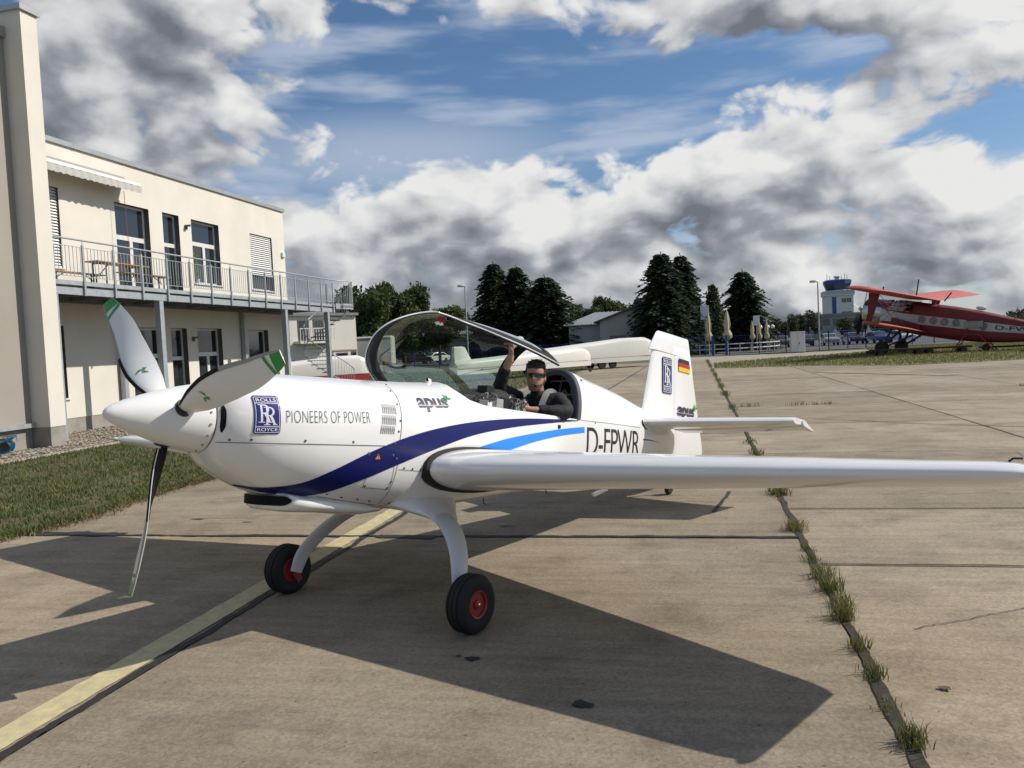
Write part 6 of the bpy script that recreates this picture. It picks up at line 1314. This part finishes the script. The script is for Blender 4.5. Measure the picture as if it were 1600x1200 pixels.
# ================================================================== RED BIPLANE (far right)
AL = R(32); hd = Vector((-math.cos(AL), math.sin(AL), 0)); lf = Vector((-math.sin(AL), -math.cos(AL), 0))
bip = thing('biplane', 'red and silver biplane parked on the grass at the right', 'biplane', (13.9,61.5,0)); pit = R(9.5); BSC = 1.06
fx = hd*math.cos(pit)+Vector((0,0,math.sin(pit))); fz = Vector((0,0,math.cos(pit)))-hd*math.sin(pit)
bip.matrix_world = Matrix(((fx.x*BSC,lf.x*BSC,fz.x*BSC,13.9),(fx.y*BSC,lf.y*BSC,fz.y*BSC,61.5),(fx.z*BSC,lf.z*BSC,fz.z*BSC,0.0),(0,0,0,1)))
M_br = mat('biplane_red', (.17,.016,.019), .6, var=.15, vs=1.2); M_brl = mat('biplane_red_faded', (.46,.095,.085), .65, var=.12, vs=1.0); M_bs = mat('biplane_silver', (.42,.43,.43), .45, metal=.4, var=.08, vs=2)
BF = np.array([(1.35,.80,3.28,1.72),(.9,.84,3.30,1.60),(.2,.86,3.42,1.42),(-1.,.86,3.40,1.30),(-3,.86,3.34,1.25),(-4.6,.80,3.20,1.30),(-6.2,.62,2.98,1.50),(-8,.36,2.75,1.85),(-9.4,.16,2.62,2.15)])
def bsec(x): 
    X_ = BF[::-1]; return [float(np.interp(x, X_[:,0], X_[:,k])) for k in (1,2,3)]
def bring(x, z0=None, z1=None, grow=0., n=10):
    w, zt, zb = bsec(x); z0 = zb if z0 is None else max(z0,zb); z1 = zt if z1 is None else min(z1,zt); P = []
    for i in range(n+1):
        z = z0+(z1-z0)*i/n; u = (2*(z-zb)/(zt-zb)-1); P.append((w*(max(0,1-abs(u)**4.5))**(1/4.5)+grow, z))
    return [(x,y,z) for y,z in P]+[(x,-y,z) for y,z in reversed(P)]
xs = sorted(set(list(np.linspace(-9.4,1.35,24))), reverse=True)
lo_ = lambda x: float(np.interp(x,[-9.4,-5,1.35],[2.28,2.05,2.02])); hi_ = lambda x: float(np.interp(x,[-9.4,-5,0,1.35],[2.48,2.58,2.62,2.80]))
for (nm, m, a, b) in (('fuselage', M_br, lambda x: None, lo_), ('silver_band', M_bs, lo_, hi_), ('upper_fuselage', M_br, hi_, lambda x: None)):
    q = MB(); q.rings([bring(x, a(x), b(x)) for x in xs]); bo = q.build(nm, m, bip, 45)
    if nm == 'fuselage': bfus = bo
q = MB(); q.lathe([(.55,2.62),(.74,2.60),(.80,2.35),(.82,1.9),(.80,1.36)], (0,0,2.52), (1,0,0), 28); cw = q.build('engine_cowling', mat('cowl_aluminium',(.50,.50,.49),.3,metal=.7,var=.1,vs=3), bip, 40)
q = MB(); q.rings([[(x, r0*math.cos(t), 2.52+r0*math.sin(t)) for t in np.linspace(R(28),R(152),14)]+[(x, (r0-.02)*math.cos(t), 2.52+(r0-.02)*math.sin(t)) for t in np.linspace(R(152),R(28),14)] for x, r0 in ((2.55,.775),(2.3,.825),(1.9,.85),(1.3,.86),(.95,.90))]); q.build('anti_glare_panel', M_black, cw, 40)
q = MB(); q.lathe([(.02,2.615),(.66,2.615),(.70,2.60)], (0,0,2.52), (1,0,0), 24); q.build('engine_face', M_hole, cw)
for z in np.linspace(1.5,2.3,1): q = MB(); q.lathe([(.815,1.98),(.832,1.98),(.832,2.01),(.815,2.01)], (0,0,2.52), (1,0,0), 28); q.build('cowl_band', M_bs, cw)
q = MB(); q.lathe([(.03,3.05),(.14,2.95),(.17,2.75),(.17,2.62)], (0,0,2.52), (1,0,0), 14); hub = q.build('propeller_hub', M_bs, bip, 40)
for k in range(4):
    a = R(12+90*k); e = Vector((0,math.cos(a),math.sin(a))); tg = Vector((.55,-math.sin(a)*.83,math.cos(a)*.83)); rg = []
    for (r0, c_) in ((.12,.08),(.4,.13),(.9,.17),(1.4,.16),(1.68,.10)): rg.append([Vector((2.82,0,2.52))+e*r0+tg*c_*u+Vector((.83,0,0))*v for u, v in ((-1,0),(0,.025),(1,0),(0,-.025))])
    q = MB(); q.rings(rg); q.build('propeller_blade', M_black if k in (2,3) else M_bs, hub)
# cockpit glazing
q = MB(); q.rings([[(x,y*w_,z) for y,z in ((-1,2.72),(-1.03,z1*.5+1.36),(-.8,z1),(.8,z1),(1.03,z1*.5+1.36),(1,2.72))] for x, w_, z1 in ((1.05,.80,2.95),(.70,.86,3.32),(.25,.88,3.46),(-.25,.88,3.46),(-.5,.87,3.42))]); q.build('cockpit_glazing', mat('cockpit_glass',(.30,.32,.33),.08,spec=.8), bip, 30); cg = bip.children[-1]
for (a,b) in (((1.03,.83,2.74),(.70,.72,3.33)),((.70,.89,2.74),(.45,.74,3.42)),((.30,.91,2.74),(.2,.76,3.46)),((-.12,.91,2.74),(-.12,.78,3.47)),((-.5,.90,2.74),(-.5,.76,3.44)),((1.05,.83,2.73),(-.5,.91,2.73)),((.9,.86,3.05),(-.5,.93,3.08))):
    for s in (1,-1): q = MB(); q.bar((a[0],s*a[1],a[2]),(b[0],s*b[1],b[2]),.05,.05); q.build('glazing_bar', M_br, cg)
for s in (1,-1):
    q = MB(); q.box(-.62,-.18,s*.88,s*.90,2.80,3.22); q.build('side_window', M_hole, cg)
    for k, x in enumerate((-1.25,-1.95,-2.6,-3.25,-4.75)):
        w = bsec(x)[0]; q = MB(); q.lathe([(.02,s*.0),(.20,s*.0),(.20,s*.012)], (x,s*(w-.002),2.36 if k < 4 else 2.33), (0,1,0), 18); pt = q.build('round_window', mat('porthole',(.012,.013,.015),.3,spec=.3), bip); q = MB(); q.lathe([(.19,s*.0),(.235,s*.0),(.235,s*.018),(.19,s*.018)], (x,s*(w-.002),2.36 if k < 4 else 2.33), (0,1,0), 18); q.build('window_ring', mat('ring_grey',(.20,.20,.20),.5), pt)
        if k in (1,2,3): q = MB(); q.prism([(-.02,-.12),(.1,-.14),(.12,.05),(0.02,.10)], lambda a_,b_: (x+a_,s*(w+.013),2.36+b_), lambda a_,b_: (x+a_,s*(w+.016),2.36+b_)); q.build('curtain', mat('curtain_white',(.6,.6,.58),.6), pt)
# wings
def bwing(s, zr, span, ch, le, dih, nm, taper=.0):
    q = MB(); rg = []; NA = naca(12)
    for y in (.0 if zr > 3 else .8, span*.35, span*.7, span-.45, span-.18, span-.04, span):
        e = max(0,(y-(span-.6))/.6); c_ = ch*(1-.34*e**2.4); l0 = le-.10*ch*e**2; z = zr+y*dih; th = .13*(1 if e < .8 else 1-.7*(e-.8)/.2)
        rg.append([(l0-x*c_, s*y, z+t*th*c_*1.25) for x,t in reversed(NA)]+[(l0-x*c_, s*y, z-t*th*c_*.55) for x,t in NA[1:-1]])
    q.rings(rg); return q.build(nm, M_brl, bip, 45)
for s in (1,-1):
    bwing(s,3.62,9.1,2.4,.55,.052,'upper_wing'); bwing(s,1.52,7.1,2.0,.20,.082,'lower_wing')
    q = MB(); q.prism([(.38,1.52+5.6*.082+.1),(.05,1.52+5.6*.082+.1),(-.05,2.6),(-.25,3.95),(.42,3.95),(.30,2.6)], lambda x,z: (x,s*5.60,z), lambda x,z: (x,s*5.68,z)); q.build('interplane_strut', M_br, bip)
    for (a,b) in (((.2,5.6,1.98),(-.1,.9,3.45)),((-.2,5.6,1.98),(-.5,.9,3.45)),((.2,5.6,3.8),(.0,.9,1.75)),((-.2,5.6,3.8),(-.4,.9,1.75))): q = MB(); q.tube([(a[0],s*a[1],a[2]),(b[0],s*b[1],b[2])], .018, 5); q.build('bracing_wire', M_bs, bip)
    q = MB(); q.prism([(.55,1.75),(-1.4,1.62),(-1.2,2.02),(.5,2.3)], lambda x,z: (x,s*.84,z), lambda x,z: (x,s*1.15,z)); q.build('wing_root_fairing', M_br, bip)
    for (a,b) in (((.0,.9,1.45),(.55,1.75,.42)),((-.9,.9,1.35),(.45,1.7,.40)),((.55,.6,1.6),(.6,1.7,.42))): q = MB(); q.bar((a[0],s*a[1],a[2]),(b[0],s*b[1],b[2]),.12,.09); q.build('gear_strut', M_black, bip)
    cwx, cwz = .10, .44
    q = MB(); q.lathe([(.16,-.11),(.38,-.12),(.43,-.07),(.44,0),(.43,.07),(.38,.12),(.16,.11)], (.62,s*1.72,.33), (0,1,0), 26); w = q.build('main_wheel', M_rub, bip, 40); q = MB(); q.lathe([(.03,s*.09),(.17,s*.115),(.17,s*.10)], (.62,s*1.72,.33), (0,1,0), 16); q.build('rim', M_br, w, 40)
    q = MB(); rg = []
    for y, le, te in ((0,-8.0,-9.5),(1.6,-8.15,-9.5),(3.4,-8.45,-9.4),(3.55,-8.7,-9.2)): rg.append([(le,s*y,2.75),((le+te)/2,s*y,2.82),(te,s*y,2.75),((le+te)/2,s*y,2.68)])
    q.rings(rg); q.build('tailplane', M_brl, bip, 40)
q = MB(); rg = []
for z, le, te in ((2.6,-7.4,-9.6),(3.4,-8.3,-10.0),(4.3,-8.9,-10.1),(4.55,-9.2,-9.9)): rg.append([(le,0,z),((le+te)/2,.09,z),(te,0,z),((le+te)/2,-.09,z)])
q.rings(rg); q.build('fin', M_brl, bip, 40)
q = MB(); q.tube([(-9.0,0,2.2),(-9.2,0,2.1-.05)], .06, 8); q.lathe([(.05,-.07),(.22,-.07),(.22,.07),(.05,.07)], (-9.25,0,-9.25*-math.tan(pit)+.22/math.cos(pit)), (0,1,0), 18); q.build('tail_wheel', M_rub, bip)
for (x,y,z,dx,h_) in ((-.6,.5,3.9,0,.95),(-2.2,.2,3.75,-.35,.45),(-6.3,.0,3.2,-.55,.75),(.4,3.5,4.0,0,.25)): q = MB(); q.bar((x,y,z-.15),(x+dx,y,z+h_),.05,.07); q.build('antenna', M_black, bip)
q = MB(); q.ball((-4.3,0,3.38), .22, 10, 6, (1.4,.6,.6)); q.build('dome', mat('board_white',(.72,.72,.72),.5), bip, 60)
bm_ = lambda off: (lambda x,z: (x, -(float(np.interp(x, BF[::-1][:,0], BF[::-1][:,1]))+off), z))
def btext(s, x0, x1, z0, z1):
    mp_ = lambda X_, Z_: ((x0+x1-X_), -(bsec(x0+x1-X_)[0]+.012), Z_-.03*(x0+x1-X_-x0)*0)
    return text_mesh(s, 'registration', (x1, x0, z0, z1), M_ink, bip, mp_, bold=.012, sub=.15)
btext('D-FWJC', -6.05, -8.45, 2.12, 2.46) if False else None
cu_ = text_mesh('D-FWJC', 'registration', (0.,2.35,0.,.34), M_ink, bip, lambda X_,Z_: (-5.4-X_, -(bsec(-5.4-X_)[0]+.016), 2.13+Z_+.035*X_), bold=.014, sub=.15)
# ---- boarding steps and low rail trolleys
st = thing('boarding_steps', 'red metal boarding steps under the biplane door', 'steps', (17.6,58.4,0), R(-32)); mrd = mat('steps_red',(.28,.03,.03),.6)
for s in (-.35,.35):
    q = MB(); q.bar((-1.3,s,0),(-.4,s,1.1),.06,.06); q.bar((1.3,s,0),(.4,s,1.1),.06,.06); q.bar((-.4,s,1.1),(.4,s,1.1),.06,.06); q.bar((-.3,s,1.1),(-.3,s,2.0),.05,.05); q.bar((.6,s,1.1),(.6,s,2.0),.05,.05); q.bar((-.3,s,2.0),(.6,s,2.0),.05,.05); q.build('side_frame', mrd, st)
for k in range(4): q = MB(); q.box(-1.15+.22*k,-.95+.22*k,-.35,.35,.2+.26*k,.24+.26*k); q.build('tread', mrd, st); q = MB(); q.box(.95-.22*k,1.15-.22*k,-.35,.35,.2+.26*k,.24+.26*k); q.build('tread', mrd, st)
q = MB(); q.box(-.45,.65,-.40,-.38,1.55,1.95); q.build('sign', mat('sign_grey',(.30,.30,.29),.6), st)
M_rust = mat('dark_timber',(.045,.03,.024),.9,var=.3,vs=4)
for k, (x,y,L_,lab) in enumerate(((12.6,56.3,3.4,'left low wheeled trolley in front of the biplane wheels'),(15.5,57.0,3.0,'right low wheeled trolley below the boarding steps'))):
    t = thing('trolley', lab, 'trolley', (x,y,0), R(6)); q = MB(); q.box(-L_/2,L_/2,-.35,.35,.33,.45); q.build('deck', M_rust, t)
    for xx in (-L_*.34,L_*.34):
        for s in (-.3,.3): q = MB(); q.lathe([(.05,-.06),(.19,-.06),(.19,.06),(.05,.06)], (xx,s,.18), (0,1,0), 14); q.build('wheel', M_rust, t)
        q = MB(); q.box(xx-.18,xx+.18,-.2,.2,.2,.33); q.build('axle_block', M_rust, t)
t = thing('trolley', 'long low trolley frame lying in the grass under the biplane tail', 'trolley', (20.3,58.3,0), R(4)); q = MB(); q.bar((-2.4,-.3,.25),(3.5,-.3,.25),.1,.1); q.bar((-2.4,.3,.25),(3.5,.3,.25),.1,.1); q.build('rail', M_rust, t)
for xx in (-2.2,-.8,.8,2.4): q = MB(); q.bar((xx,-.35,.25),(xx,.35,.25),.08,.08); q.build('cross_bar', M_rust, t)
for xx in (-2.2,2.4): q = MB(); q.lathe([(.05,-.06),(.24,-.06),(.24,.06),(.05,.06)], (xx,-.35,.24), (0,1,0), 14); q.build('wheel', M_rust, t)
q = MB(); q.box(-2.7,-2.3,-.1,.1,.3,.55); q.build('block', mat('pale_yellow',(.55,.5,.3),.7), t)
q = MB(); q.box(-.5,.5,-.22,.22,0,.28); tag(q.build('wheel_chock', M_rust, None), 'dark timber chock in front of the biplane wheel', 'chock').location = (11.9,60.2,.0)
